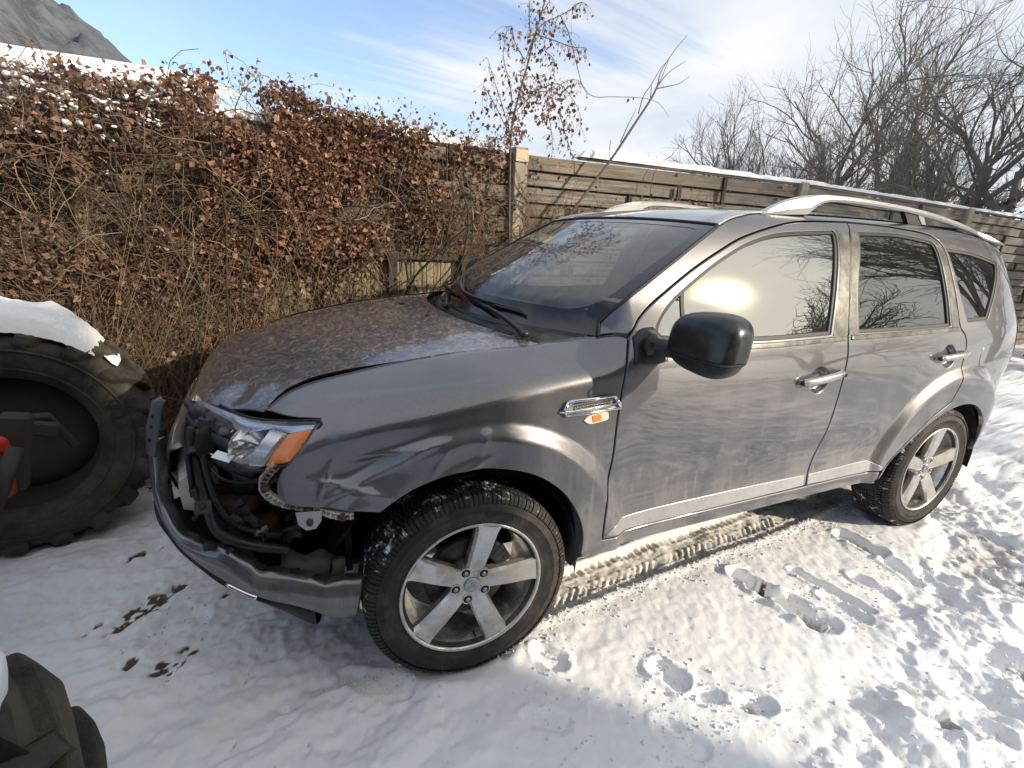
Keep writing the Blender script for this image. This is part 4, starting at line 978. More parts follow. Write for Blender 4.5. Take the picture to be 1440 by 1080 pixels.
# lamp carrier panel behind the broken lens
gmo = mat('grey_moulding', (.040, .043, .050), .42)
m = MB(); m.box((-.735, -.535, .905), (.022, .034, .030), (0, .1, -.4), .008); m.build('lamp_carrier', gmo, car)
m = MB(); v, f = sellip((-.76, -.50, .935), (.030, .034, .022), 2.6, rot=(.2, .1, -.5), ku=20, kv=10); m.add(v, f); m.build('lamp_socket', gmo, car, True)
for pts, w_ in (([(-.80, -.47, .90), (-.77, -.53, .885), (-.72, -.585, .868), (-.68, -.63, .862)], .020), ([(-.79, -.50, .83), (-.75, -.56, .815), (-.70, -.62, .80), (-.65, -.68, .805), (-.60, -.73, .83)], .016), ([(-.80, -.46, .95), (-.775, -.51, .94), (-.74, -.56, .94)], .014)):
    q_ = cr(pts, 6); loft('carrier_strap', [[p+np.array([0, 0, w_])*a+np.array([-.004, -.004, 0])*(1-abs(a)) for a in (-1, 0, 1)] for p in q_], gmo, car, .004)
rows = []
for a in np.linspace(0, 2*np.pi, 30): rows.append([(-.735+.028*math.cos(a)-.01, -.575+.045*math.cos(a), .862+.050*math.sin(a)), (-.695+.024*math.cos(a), -.535+.040*math.cos(a), .862+.045*math.sin(a))])
loft('air_duct_ring', rows, black_plastic, car)
# white paper tag
m = MB(); cT = LA+.262*LUX+.135*LUY-LN*.005; m.box(cT, (.028, .013, .0012), (.45, .15, -.65)); m.build('paper_tag', mat('paper', (.75, .76, .80), .7), car)
# black duct rails sweeping down from the lamp to the wheel (grille surround torn loose)
def hose(pts, r, name='hose', mt=black_plastic, k=8): m = MB(); m.tube(cr(pts, 6), r, k); return m.build(name, mt, car, True)
hose([(-.785, -.550, .905), (-.785, -.575, .84), (-.770, -.610, .75), (-.755, -.645, .68), (-.73, -.685, .615), (-.65, -.715, .575), (-.55, -.74, .55)], .016, 'grille_surround')
hose([(-.765, -.565, .90), (-.755, -.605, .80), (-.735, -.645, .71), (-.70, -.675, .645), (-.65, -.69, .61), (-.57, -.71, .59)], .010, 'grille_surround')
hose([(-.79, -.63, .74), (-.77, -.62, .68), (-.73, -.63, .62), (-.68, -.60, .58)], .011)
hose([(-.70, -.62, .79), (-.64, -.66, .76), (-.58, -.72, .775), (-.56, -.74, .80)], .009, 'wiring_loom')
hose([(-.77, -.55, .80), (-.75, -.56, .72), (-.71, -.58, .70), (-.65, -.60, .74)], .006, 'wiring_loom')
hose([(-.60, -.66, .56), (-.52, -.70, .60), (-.47, -.72, .66), (-.46, -.70, .72)], .012, 'wiring_loom')
hose([(-.745, -.60, .79), (-.71, -.64, .765), (-.66, -.69, .770), (-.61, -.745, .80), (-.59, -.775, .835)], .0045, 'wiring_loom')
m = MB()
for i in range(40):     # torn plastic scraps and clips in the cavity
    c = np.array([rng.uniform(-.80, -.50), rng.uniform(-.72, -.56), rng.uniform(.52, .72)]); s_ = rng.uniform(.006, .022, 3); m.box(c, s_*[1, .5, .8], tuple(rng.uniform(-1, 1, 3)))
m.build('broken_clips', black_plastic, car)['kind'] = 'stuff'
m = MB(); c = np.array([-.62, -.70, .600]); m.box(c, (.018, .003, .010), (.3, .3, .2)); m.box(c+[.01, 0, .012], (.008, .003, .010), (.3, -.4, .2)); m.build('snapped_clip', white_plastic, car)
# splash liner in front of the wheel, bent
rows = []
for i in range(14):
    u = i/13; a = R(125)+R(62)*u; x = .405*math.cos(a)-.02; z = .352+.40*math.sin(a)
    rows.append([(x-.03*math.sin(u*3), -.745-.01*math.sin(u*9), z+.01), (x-.02+.012*math.sin(u*20), -.72, z), (x, -.60, z), (x, -.45, z)])
loft('splash_liner', rows, cavity_black, car)
dp_ = mat('dirty_plate', (.11, .10, .095), .6); rows = []
for i in range(9):
    u = i/8; rows.append([(-.60+.20*u, -.70-.045*u, .415-.02*u+.01*math.sin(u*7)), (-.58+.19*u, -.69-.04*u, .455+.012*math.sin(u*9)), (-.57+.18*u, -.66-.04*u, .50-.03*u+.015*math.sin(u*11+1))])
loft('bent_undertray', rows, dp_, car, .003)
m = MB(); m.box((-.44, 0, .36), (.22, .60, .010)); m.build('dark_under_plate', cavity_black, car)  # black closing plates, added so the torn-open front corner stays dark
m = MB(); m.box((-.48, -.44, .60), (.28, .010, .30)); m.build('dark_side_plate', cavity_black, car)
m = MB(); m.box((-.375, -.56, .60), (.010, .14, .20)); m.build('dark_back_plate', cavity_black, car)

# ---------------------------------------------------------------- interior
m = MB(); rows = []
for y in np.linspace(-.70, .70, 24): rows.append([(.30, y, 1.10), (.52, y, 1.125), (.72, y, 1.12+.035*math.exp(-((y+.36)/.2)**2)), (.84, y, 1.09), (.90, y, 1.0), (.86, y, .8)])
dash = loft('dashboard', rows, dash_plastic, car)
m = MB(); m.box((.62, -.30, 1.137), (.07, .16, .012), (0, .1, .1), .005); m.build('dash_cover', dash_plastic, dash)
m = MB(); m.box((.56, -.05, 1.140), (.04, .10, .003), (0, 0, .2)); m.build('paper_sheet', bpy.data.materials['paper'], dash)
m = MB(); th = np.linspace(0, 2*np.pi, 33); rt = rotm(0, R(-62), 0)
ring = np.array([(.185*math.cos(a), .185*math.sin(a), 0) for a in th])@rt.T+[.93, -.36, 1.02]; m.tube(ring, .014, 8, False)
hub_ = np.array([.93, -.36, 1.02])+rt@np.array([0, 0, -.03]); v, f = sellip(hub_, (.05, .055, .03), 2.4, ku=20, kv=10); m.add(v, f)
for a in (0, R(180), R(270)): m.tube([hub_, np.array([.175*math.sin(a), .175*math.cos(a), 0])@rt.T+[.93, -.36, 1.02]], .012, 6)
m.build('steering_wheel', dash_plastic, car, True)
for x, y in ((1.42, -.37), (1.42, .37), (2.28, -.37), (2.28, 0.0), (2.28, .37)):
    st = bpy.data.objects.new('seat', None); link(st, car); st.location = (x, y, .62)
    v, f = sellip((-.06, 0, 0), (.26, .245, .09), 3.5, rot=(0, -.08, 0), ku=28, kv=12); obj('seat_cushion', v, f, seat_cloth, st)
    v, f = sellip((.24, 0, .34), (.075, .235, .33), 3.2, rot=(0, .22, 0), ku=28, kv=14); obj('seat_backrest', v, f, seat_cloth, st)
    v, f = sellip((.33, 0, .735), (.05, .13, .09), 3.0, rot=(0, .15, 0), ku=24, kv=12); obj('headrest', v, f, seat_cloth, st)
m = MB(); v, f = sellip((1.005, .02, 1.475), (.02, .12, .035), 3, rot=(0, -.3, 0), ku=24, kv=10); m.add(v, f); m.tube([(1.01, .02, 1.49), (.985, .0, 1.545)], .008, 6); m.build('interior_mirror', dash_plastic, car, True)
hl_rows = [[(p[0]+.02*(1 if 0 else 1), p[1]*.97, p[2]-.035) for p in r] for r in r_rows[:34]]
loft('headliner', hl_rows, mat('headliner', (.30, .29, .27), .9), roof)
# ================================================================ snow ground
def capsule(x, y, ax, ay, bx, by, r):
    dx, dy = bx-ax, by-ay; t_ = np.clip(((x-ax)*dx+(y-ay)*dy)/(dx*dx+dy*dy+1e-9), 0, 1)
    return np.hypot(x-ax-t_*dx, y-ay-t_*dy)/r
def axis(lo, hi, d, far, g=1.09):
    a = list(np.arange(lo, hi, d)); s_ = d; p = a[0]; L = []
    while p > -far: s_ *= g; p -= s_; L.append(p)
    s_ = d; p = a[-1]; Rr = []
    while p < far: s_ *= g; p += s_; Rr.append(p)
    return np.array(L[::-1]+a+Rr)
gx = axis(-1.70, 3.1, .0085, 900, 1.055); gy = axis(-2.1, .70, .0095, 900, 1.055)
X, Y = np.meshgrid(gx, gy); X0, Y0 = X, Y
wx_ = X+.05*fbm(X*3, Y*3, 3, 51); wy_ = Y+.05*fbm(X*3+9, Y*3, 3, 52)
far_ = sst(14, 60, np.hypot(X, Y))
Z = .030*fbm(X*.9, Y*.9, 3, 1)+.006*fbm(X*9, Y*9, 3, 3)*(1-far_)+.9*far_*fbm(X*.03, Y*.03, 3, 2)
dirt = np.zeros_like(X); track = np.zeros_like(X)
# churned snow on the right and behind the car
bl = np.interp(X, [-1, .55, .8, 1.55, 1.7, 2.3, 2.75, 3.3, 9], [-2.6, -1.75, -1.48, -1.30, -1.20, -1.02, -.95, -.2, 2.2])
churn = sst(-.05, .22, bl-Y)*sst(.35, .9, X)*(1-sst(8, 14, X))
c1 = fbm(wx_*5.5, wy_*4.2, 5, 11, .62); c2 = np.abs(fbm(wx_*3.1+4, wy_*3.1, 4, 12, .6))
Z += churn*(.050*c1-.048*c2+.010)
dirt = np.maximum(dirt, churn*sst(.08, .30, -c1)*.42*sst(-.1, .3, fbm(X*1.7, Y*1.7, 3, 13)))
# ruts drawn through the churned part
rut = np.sin((X*.62+Y*1.5)*7+2.0*fbm(X*1.2, Y*1.2, 2, 14)); Z += churn*.014*rut
# shaded yard on the left: smoothed old wheel ruts
lf = sst(.2, -.5, X)*sst(1.2, .6, Y)
Z += lf*(.020*fbm(wx_*2.6+wy_*1.0, wy_*5.5-wx_*2.0, 4, 21, .55)+.008*np.sin((wy_*2.2-wx_*1.3)*9+3*fbm(X*1.5, Y*1.5, 2, 22)))
Z += lf*.004*fbm(X*60, Y*60, 2, 26)+lf*(.012*fbm(wx_*14, wy_*20, 3, 23)+.007*fbm(wx_*38+3*wy_, wy_*46, 4, 24, .6)-.016*np.abs(fbm(wx_*7+wy_*3, wy_*15, 3, 25)))
# grain of dry snow
Z += (1-far_)*(.0042*fbm(X*24, Y*24, 4, 31, .75)+churn*.012*fbm(wx_*19, wy_*19, 4, 34, .65))
# footprints (a, b, radius, depth)
FP = [(1.335, -.83, 1.41, -1.17, .060, .060), (1.40, -1.05, 1.425, -1.20, .085, .045), (1.635, -.92, 1.70, -1.22, .045, .035), (1.60, -1.10, 1.62, -1.24, .05, .03), (2.193, -.79, 2.21, -.95, .065, .045), (2.18, -1.03, 2.165, -1.15, .06, .04), (1.90, -1.05, 1.93, -1.18, .05, .03),
      (.27, -.90, .31, -.96, .055, .028), (.645, -1.12, .665, -1.19, .058, .045), (.715, -1.275, .735, -1.29, .045, .03), (.82, -1.36, .86, -1.38, .055, .045), (.50, -1.30, .56, -1.40, .05, .02), (.12, -1.12, .20, -1.16, .05, .012),
      (2.7, -1.35, 2.85, -1.45, .09, .05), (3.1, -1.1, 3.3, -1.2, .10, .05), (2.3, -1.55, 2.45, -1.7, .09, .05), (1.9, -1.6, 2.0, -1.75, .10, .05), (3.6, -1.4, 3.8, -1.6, .12, .05), (1.35, -1.62, 1.5, -1.72, .09, .05), (4.1, -.7, 4.4, -.8, .12, .05),
      (-1.05, -.25, -.93, -.20, .07, .02), (-.6, -1.1, -.5, -1.25, .08, .02), (-.4, -.75, -.25, -.85, .06, .015)]
for ax, ay, bx, by, r, dp in FP:
    q = capsule(X+.4*(wx_-X), Y+.4*(wy_-Y), ax, ay, bx, by, r*.80); q = q+.30*fbm(X*17, Y*17, 3, 41)
    Z += -dp*.68*(1-sst(.60, 1.02, q))*(1+.5*fbm(X*26, Y*26, 2, 47))+dp*.22*np.exp(-((q-1.22)/.20)**2)*(1+1.2*fbm(X*20, Y*20, 3, 48))
    if dp >= .04: dirt = np.maximum(dirt, (1-sst(.3, .8, q))*sst(.02, .16, fbm(X*22, Y*22, 3, 42))*.55)
# dirty patches, where soil shows through
for cx_, cy_, sx_, sy_, an in ((-.965, -.425, .075, .045, .9), (-1.096, -.09, .12, .035, .75), (-1.095, -.37, .035, .02, .9), (-.60, -.775, .03, .018, .4), (-1.0, -.02, .07, .022, .8), (-.72, -.62, .04, .015, .5), (-.87, -.95, .03, .012, 1.1), (-1.25, -.15, .05, .012, .8), (-.80, -.10, .035, .012, .9), (-.62, -.55, .02, .008, .6), (-.75, -.85, .018, .007, .9), (-1.15, .25, .08, .015, .5), (-.55, -.95, .016, .007, 1.2), (1.38, -.92, .05, .03, 1.2)):
    c_, s_ = math.cos(an), math.sin(an); u = ((X-cx_)*c_+(Y-cy_)*s_)/sx_; v = (-(X-cx_)*s_+(Y-cy_)*c_)/sy_; q = np.hypot(u, v)
    k = (1-sst(.5, 1.5, q+.8*fbm(X*18, Y*18, 3, 43))); dirt = np.maximum(dirt, k*sst(-.12, .10, fbm(X*30+Y*12, Y*46-X*16, 3, 44))*1.0); Z -= .014*k
# soil under the hedge and behind the tractor wheel
hd = sst(.95, 1.25, Y+.12*fbm(X*4, Y*4, 3, 45)-.10*sst(-1.2, -.9, X))*sst(1.1, .6, X)*(1-sst(2.2, 2.6, Y)); dirt = np.maximum(dirt, hd*.97)
Z += hd*.05*fbm(X*9, Y*9, 3, 46)
# tyre track from wheel to wheel
yo = np.interp(X, [.2, .335, .708, 1.26, 1.74, 2.44, 2.7], [-.745, -.735, -.700, -.666, -.634, -.560, -.545]); yi = np.interp(X, [.2, .62, 1.18, 1.87, 2.36, 2.7], [-.53, -.505, -.445, -.398, -.372, -.36])
v = (Y-yo)/(yi-yo); tm = sst(.26, .36, X)*(1-sst(2.60, 2.75, X)); tr_ = sst(-.05, .02, v)*(1-sst(.99, 1.06, v))*tm
ph = X/.040
sh = np.clip(np.abs((ph+v*.4) % 1-.5)*4-.8, 0, 1)
mid_ = np.clip(np.abs((ph*1.0+np.abs(v-.5)*5.0) % 1-.5)*4-.8, 0, 1)
row = np.where((v < .20) | (v > .80), sh, mid_)
grv = np.exp(-((v-.22)/.022)**2)+np.exp(-((v-.78)/.022)**2)+.7*np.exp(-((v-.5)/.02)**2)
pat = -.011*row*np.clip(1+2.6*fbm(X*9, Y*9, 4, 68, .6), 0, 1.9)*(.75+.5*fbm(X*8, Y*8, 2, 61))+.008*grv
Z = np.where(tr_ > 0, Z*(1-tr_)+tr_*(Z*.5-.022+pat+.016*fbm(X*8, Y*8, 5, 62, .62)), Z)
Z += tm*(.008+.006*fbm(X*7, Y*7, 2, 65))*np.exp(-((v+.12)/.09)**2)+.010*np.exp(-((v-1.12)/.08)**2)*tm
Z += tm*.008*np.exp(-((v+.03)/.03)**2)*np.where(np.abs(((ph*.98) % 1)-.5) < .28, 1, 0)
track = tr_*(.60+.40*sst(-.2, .4, fbm(X*5, Y*5, 3, 63))); dirt = np.maximum(dirt, tr_*sst(.28, .5, fbm(X*9, Y*16, 4, 64))*.35)
dirt = np.maximum(dirt, np.exp(-((X-.40)/.11)**2-((Y+.62)/.07)**2)*sst(-.1, .25, fbm(X*14, Y*14, 3, 66))*.45)
# snow pressed up against the four tyres and a low heap by the tractor wheel
for cx_, cy_ in ((0, -.772), (2.67, -.765), (0, .77), (2.67, .765)):
    q = np.hypot((X-cx_)/.17, (Y-cy_)/.125); Z = Z*sst(.5, 1.6, q)+(-.001)*(1-sst(.5, 1.6, q))+.022*np.exp(-((q-1.25)/.30)**2)*(.7+.6*fbm(X*12, Y*12, 2, 67))
Z += .05*np.exp(-((X+1.55)/.5)**2-((Y-.25)/.22)**2)+.02*np.exp(-((X+.75)/.35)**2-((Y-.25)/.2)**2)
Z += .03*sst(-1.3, -2.4, Y)*(1-far_)*fbm(X*2, Y*2, 3, 71)
gm = bpy.data.materials.new('snow'); gm.use_nodes = True; t = NT(gm)
at = t.n('ShaderNodeAttribute', attribute_name='dirt'); at2 = t.n('ShaderNodeAttribute', attribute_name='track')
soil = t.mix(t.noise(40, 5, .7), (.035, .022, .013), (.16, .10, .055))
wh = t.mix(t.mr(t.noise(3.2, 5), .35, .7), (.90, .905, .915), (.85, .86, .87))
wh = t.mix(t.m('MULTIPLY', at2.outputs['Fac'], .75), wh, (.80, .765, .69))
dm = t.mr(t.m('ADD', at.outputs['Fac'], t.m('MULTIPLY', t.m('SUBTRACT', t.noise(90, 4, .7), .5), .35)), .12, .80)
t.set('Base Color', t.mix(dm, wh, soil)); t.b.inputs['Roughness'].default_value = .62; t.b.inputs['Specular IOR Level'].default_value = .35
b1 = t.bump(t.noise(500, 3, .7), .5, .002); b2 = t.bump(t.noise(120, 4, .7), .35, .004, b1); t.set('Normal', b2)
t.b.inputs['Subsurface Weight'].default_value = 0
ny, nx = X.shape
idx = np.arange(ny*nx).reshape(ny, nx); F = np.stack([idx[:-1, :-1], idx[:-1, 1:], idx[1:, 1:], idx[1:, :-1]], -1).reshape(-1, 4)
go = obj('ground', np.stack([X, Y, Z], -1).reshape(-1, 3), F, gm); tag(go, kind='structure', label='trodden snow with a tyre track, footprints and muddy spots')
for nm_, arr in (('dirt', dirt), ('track', track)):
    a_ = go.data.attributes.new(nm_, 'FLOAT', 'POINT'); a_.data.foreach_set('value', arr.ravel().astype(np.float32))

# crumbs of snow kicked up over the yard
rc = np.random.default_rng(77); NC = 15000; cx_ = rc.uniform(-1.6, 4.5, NC); cy_ = rc.uniform(-2.0, .4, NC)
from_fp = rc.integers(0, len(FP), 3500); fpA = np.array(FP); u_f = rc.uniform(-.1, 1.1, 3500); cx_[:3500] = fpA[from_fp, 0]*(1-u_f)+fpA[from_fp, 2]*u_f+rc.normal(0, .07, 3500); cy_[:3500] = fpA[from_fp, 1]*(1-u_f)+fpA[from_fp, 3]*u_f+rc.normal(0, .07, 3500)
u_t = rc.uniform(.3, 2.7, 2500); cx_[3500:6000] = u_t; cy_[3500:6000] = np.interp(u_t, [.2, .7, 1.3, 2.7], [-.76, -.71, -.68, -.56])+rc.normal(0, .05, 2500)
keep = (np.interp(cx_, [-1, .55, .8, 1.55, 2.75, 9], [-2.6, -1.75, -1.48, -1.30, -.95, 2.2]) > cy_) | (np.arange(NC) < 6000) | (rc.uniform(0, 1, NC) < .12)
cx_, cy_ = cx_[keep], cy_[keep]; ix = np.clip(np.searchsorted(gx, cx_), 1, len(gx)-1); iy = np.clip(np.searchsorted(gy, cy_), 1, len(gy)-1); cz_ = Z[iy, ix]
sz_c = .0016+.0065*rc.uniform(0, 1, len(cx_))**4; oc = np.array([(1, 0, 0), (-1, 0, 0), (0, 1, 0), (0, -1, 0), (0, 0, 1), (0, 0, -1)], float); of = np.array([(0, 2, 4), (2, 1, 4), (1, 3, 4), (3, 0, 4), (2, 0, 5), (1, 2, 5), (3, 1, 5), (0, 3, 5)])
an_ = rc.uniform(0, 6.28, len(cx_)); ocr = oc[None]*rc.uniform(.6, 1.3, (len(cx_), 6, 1)); ocx = ocr[..., 0]*np.cos(an_)[:, None]-ocr[..., 1]*np.sin(an_)[:, None]; ocy = ocr[..., 0]*np.sin(an_)[:, None]+ocr[..., 1]*np.cos(an_)[:, None]
cv = np.stack([cx_[:, None]+ocx*sz_c[:, None], cy_[:, None]+ocy*sz_c[:, None], cz_[:, None]+ocr[..., 2]*sz_c[:, None]*.8+sz_c[:, None]*.3], -1).reshape(-1, 3); cf = (np.arange(len(cx_))[:, None, None]*6+of[None]).reshape(-1, 3)
crumb_m = mat('snow_crumb', (.80, .81, .83), .7); tag(obj('snow_crumbs', cv, cf, crumb_m, None, False), 'small crumbs of snow scattered round the prints and the track', 'snow', kind='stuff')

# ================================================================ fence
wood = mat('weathered_wood', (.25, .19, .13), .8)
t = NT(wood); oi = t.n('ShaderNodeObjectInfo')
gr = t.noise(6, 7, .65, (.35, 6, 9)); gr2 = t.noise(2.2, 4, .5, (.6, 2, 2))
cw = t.mix(t.mr(gr, .32, .62), (.37, .32, .265), (.10, .084, .07)); cw = t.mix(t.mr(gr2, .42, .65), cw, (.185, .175, .155))
cw = t.mix(t.m('MULTIPLY', oi.outputs['Random'], .45), cw, (.20, .15, .10)); kn = t.mr(t.noise(5, 2, .4, (.8, 3, 3)), .70, .76); cw = t.mix(kn, cw, (.06, .035, .02))
t.set('Base Color', cw); t.set('Normal', t.bump(gr, .9, .010))
post_m = mat('post_wood', (.36, .33, .27), .8); t = NT(post_m); g_ = t.noise(7, 6, .65, (8, 8, .5))
t.set('Base Color', t.mix(t.mr(t.noise(2.5, 5), .5, .75), t.mix(t.mr(g_, .3, .7), (.42, .38, .31), (.26, .23, .18)), (.30, .24, .13))); t.set('Normal', t.bump(g_, .4, .005))
dark_wood = mat('dark_wood', (.05, .04, .03), .85); t = NT(dark_wood); t.set('Base Color', t.mix(t.noise(9, 5, .6, (5, 5, .8)), (.075, .060, .045), (.03, .025, .02)))
green_back = mat('green_backing', (.03, .075, .055), .7); t = NT(green_back); t.set('Base Color', t.mix(t.mr(t.noise(3, 4), .4, .65), (.035, .09, .065), (.018, .020, .016)))
FY = 2.0
fh = lambda x: 2.10-.022*max(0, x-5.2)
fence = thing('plank_fence', 'long weathered horizontal plank fence standing behind the car', 'fence', (0, 0, 0))
posts = [-7.2, -4.3, -1.55, 1.40, 4.86, 8.3, 11.8, 15.3, 18.8]
m = MB(); m.box((0, 0, 1.04), (.062, .05, 1.09), bev=.008); pm = m.mesh('fence_post', post_m)
for p in posts:
    o = bpy.data.objects.new('post', pm); o.location = (p, FY-.045, fh(p)-2.10+.012); link(o, fence)
PIT = .125; pl_mesh = {}
for bi in range(len(posts)-1):
    a, b = posts[bi]+.062, posts[bi+1]-.062; L = b-a
    for k in range(16):
        zt = -.005-k*PIT; hw = .055+rng.uniform(-.007, .004)
        m = MB(); n = 10; V = []
        wob = rng.normal(0, .0022, (n+1, 2))
        for i in range(n+1):
            u = i/n; x = (u-.5)*L; sag = wob[i, 0]
            V += [(x, -.009+wob[i, 1], -hw*2+sag), (x, -.009+wob[i, 1], sag), (x, .009, sag), (x, .009, -hw*2+sag)]
        f = [(i*4+j, i*4+(j+1) % 4, i*4+4+(j+1) % 4, i*4+4+j) for i in range(n) for j in range(4)]+[(0, 1, 2, 3), (n*4, n*4+1, n*4+2, n*4+3)]
        m.add(V, f); front = (k % 2 == 0)
        o = m.build('plank', wood, fence); xm = (a+b)/2
        o.location = (xm, FY-(.030 if front else -.006), (fh(a)+fh(b))/2+zt+rng.uniform(-.004, .004)); o.rotation_euler = (rng.uniform(-.02, .02)+(.05 if front else .0), -math.atan2(fh(b)-fh(a), L), rng.uniform(-.0015, .0015))
    nb_ = int(L/.60)
    for j in range(1, nb_+1):
        x = a-.062+j*(L+.124)/(nb_+1)
        for k in range(0, 15):
            if (k+j) % 4 < (2 if k % 2 else 1):
                m = MB(); m.box((0, 0, 0), (.022, .012, .062), bev=.002); o = m.build('batten', dark_wood, fence); o.location = (x+rng.uniform(-.006, .006), FY-.052, fh(x)-.065-k*PIT)
m = MB(); m.box((5.8, FY+.035, 1.0), (13.0, .004, 1.0)); m.build('green_backing', green_back, fence)
for bi in range(3, len(posts)-1):
    a, b = posts[bi], posts[bi+1]
    if bi == 3: a += .60
    m = MB(); m.box((0, 0, 0), ((b-a)/2, .035, .011), bev=.002); o = m.build('coping_board', wood, fence); o.location = ((a+b)/2, FY-.012, (fh(a)+fh(b))/2+.016+.002*bi); o.rotation_euler = (0, -math.atan2(fh(b)-fh(a), b-a), 0)
m = MB(); m.box((0, 0, 0), (.058, .007, .045), bev=.002); o = m.build('post_plate', mat('raw_wood', (.62, .50, .34), .7), fence); o.location = (1.40, FY-.1025, 2.075)

snow_m = mat('snow_cap', (.90, .905, .915), .6); t = NT(snow_m); t.set('Normal', t.bump(t.noise(55, 6, .75), .7, .010))
def snow_ridge(name, x0, x1, top, wd, th, seed, yc=FY-.012, dx=.03, label=None, base=None):
    xs = np.arange(x0, x1, dx); rows = []
    for i, x in enumerate(xs):
        h = th(x)*(1+.55*float(fbm(np.array([x*3.5]), np.array([seed*3.1]), 3, seed)[0]))+.008; e = min(1, (x-x0)/.06, (x1-x)/.06); h *= max(e, .02); w = wd*(1+.3*float(fbm(np.array([x*5]), np.array([1.]), 3, seed+5)[0]))
        z = top(x); rows.append([(x, yc+w*c_, z+h*s_**.7 if s_ > 0 else z-.004) for c_, s_ in [(math.cos(a), math.sin(a)) for a in np.linspace(np.pi, 0, 11)]])
    o = loft(name, rows, snow_m, None); tag(o, label, kind='stuff', cat='snow'); return o
snow_ridge('snow_strip', 1.98, 18.7, lambda x: fh(x)+.028, .055, lambda x: .034+.045*math.exp(-((x-2.45)/.35)**2)*(1 if x > 2.1 else max(0, (x-1.98)/.12))+.015*math.exp(-((x-3.4)/.5)**2), 3, label='thin line of snow lying along the top of the plank fence')
snow_ridge('snow_strip', -.85, 1.30, lambda x: 2.105, .06, lambda x: .07-.03*sst(.3, 1.2, x), 8, label='lumpy snow on the fence top behind the brown leaves')

# low screen of upright boards under the vine
screen = thing('board_screen', 'low screen of yellowish upright boards in front of the plank fence', 'fence')
scr_m = mat('screen_wood', (.34, .28, .14), .85); t = NT(scr_m); g_ = t.noise(8, 6, .65, (7, 7, .5)); oi = t.n('ShaderNodeObjectInfo')
t.set('Base Color', t.mix(t.m('MULTIPLY', oi.outputs['Random'], .5), t.mix(t.mr(g_, .3, .7), (.42, .35, .22), (.20, .165, .10)), (.27, .25, .15))); t.set('Normal', t.bump(g_, .5, .005))
x = -1.9
while x < .92:
    w = rng.uniform(.055, .10)
    m = MB(); m.box((0, 0, .60), (w/2-.003, .010, .63+rng.uniform(-.02, .02)), bev=.002); o = m.build('board', scr_m, screen); o.location = (x+w/2, 1.83+rng.uniform(-.004, .004), 0); x += w
for z in (1.248,): m = MB(); m.box((0, 0, 0), (1.40, .02, .013), bev=.003); o = m.build('rail', dark_wood, screen); o.location = (-.48, 1.80, z)
for x_ in (-.62, -.18, .30, .90): m = MB(); m.box((0, 0, .62), (.035 if x_ < .8 else .055, .03, .66), bev=.004); o = m.build('post', dark_wood, screen); o.location = (x_, 1.785, 0)

# ================================================================ vine hedge
stem_m = mat('vine_stems', (.16, .11, .07), .8); t = NT(stem_m); ge = t.n('ShaderNodeNewGeometry')
ramp = t.n('ShaderNodeValToRGB'); t.l(ge.outputs['Random Per Island'], ramp.inputs[0])
e = ramp.color_ramp.elements; e[0].color = (.075, .05, .036, 1); e[1].color = (.30, .22, .13, 1); ramp.color_ramp.elements.new(.45).color = (.13, .088, .055, 1); ramp.color_ramp.elements.new(.8).color = (.24, .16, .09, 1)
t.set('Base Color', ramp.outputs[0])
leaf_m = bpy.data.materials.new('dead_leaves'); leaf_m.use_nodes = True; t = NT(leaf_m); ge = t.n('ShaderNodeNewGeometry')
ramp = t.n('ShaderNodeValToRGB'); t.l(ge.outputs['Random Per Island'], ramp.inputs[0]); e = ramp.color_ramp.elements
e[0].color = (.065, .034, .024, 1); e[1].color = (.48, .31, .19, 1)
for p, c_ in ((.3, (.15, .075, .050, 1)), (.6, (.26, .138, .085, 1)), (.85, (.40, .225, .145, 1))): ramp.color_ramp.elements.new(p).color = c_
sp_ = t.n('ShaderNodeSeparateXYZ'); t.l(t.co(), sp_.inputs[0]); left_shade = t.mr(t.m('ADD', sp_.outputs[0], t.m('MULTIPLY', t.m('SUBTRACT', t.noise(2.2, 3), .5), 1.6)), -.75, -1.6)  # leaves duller and greyer to the left: shade put into their colour
lcol = t.mix(t.m('MULTIPLY', left_shade, .75), ramp.outputs[0], t.mix(.6, ramp.outputs[0], (.16, .12, .095)))
t.set('Base Color', lcol); t.b.inputs['Roughness'].default_value = .7
tl_ = t.n('ShaderNodeBsdfTranslucent'); t.l(lcol, tl_.inputs[0]); mx_ = t.n('ShaderNodeMixShader'); mx_.inputs[0].default_value = .28
t.l(t.b.outputs[0], mx_.inputs[1]); t.l(tl_.outputs[0], mx_.inputs[2]); t.l(mx_.outputs[0], [n for n in t.t.nodes if n.type == 'OUTPUT_MATERIAL'][0].inputs[0])
hedge = thing('climbing_vine', 'tangled climbing vine with brown dead leaves covering the left part of the fence', 'vine')
def hfront(x, z):        # front face of the hedge
    f = np.interp(x, [-4, -1.6, -.9, -.2, .4, 1.0, 1.5], [1.02, 1.12, 1.28, 1.50, 1.66, 1.80, 1.86])
    return f+.16*fbm(x*1.6, z*1.6, 3, 81)+.05*np.abs(z-1.0)-.10*(1-sst(0, .9, z))*sst(.3, -.6, x)
def htop(x): return np.interp(x, [-4, -1.7, -1.2, -.8, -.3, .4, .8, 1.2, 1.5], [2.15, 2.14, 2.13, 2.22, 2.20, 2.14, 2.10, 2.12, 2.0])+.06*fbm(x*3.3, x*0, 3, 82)
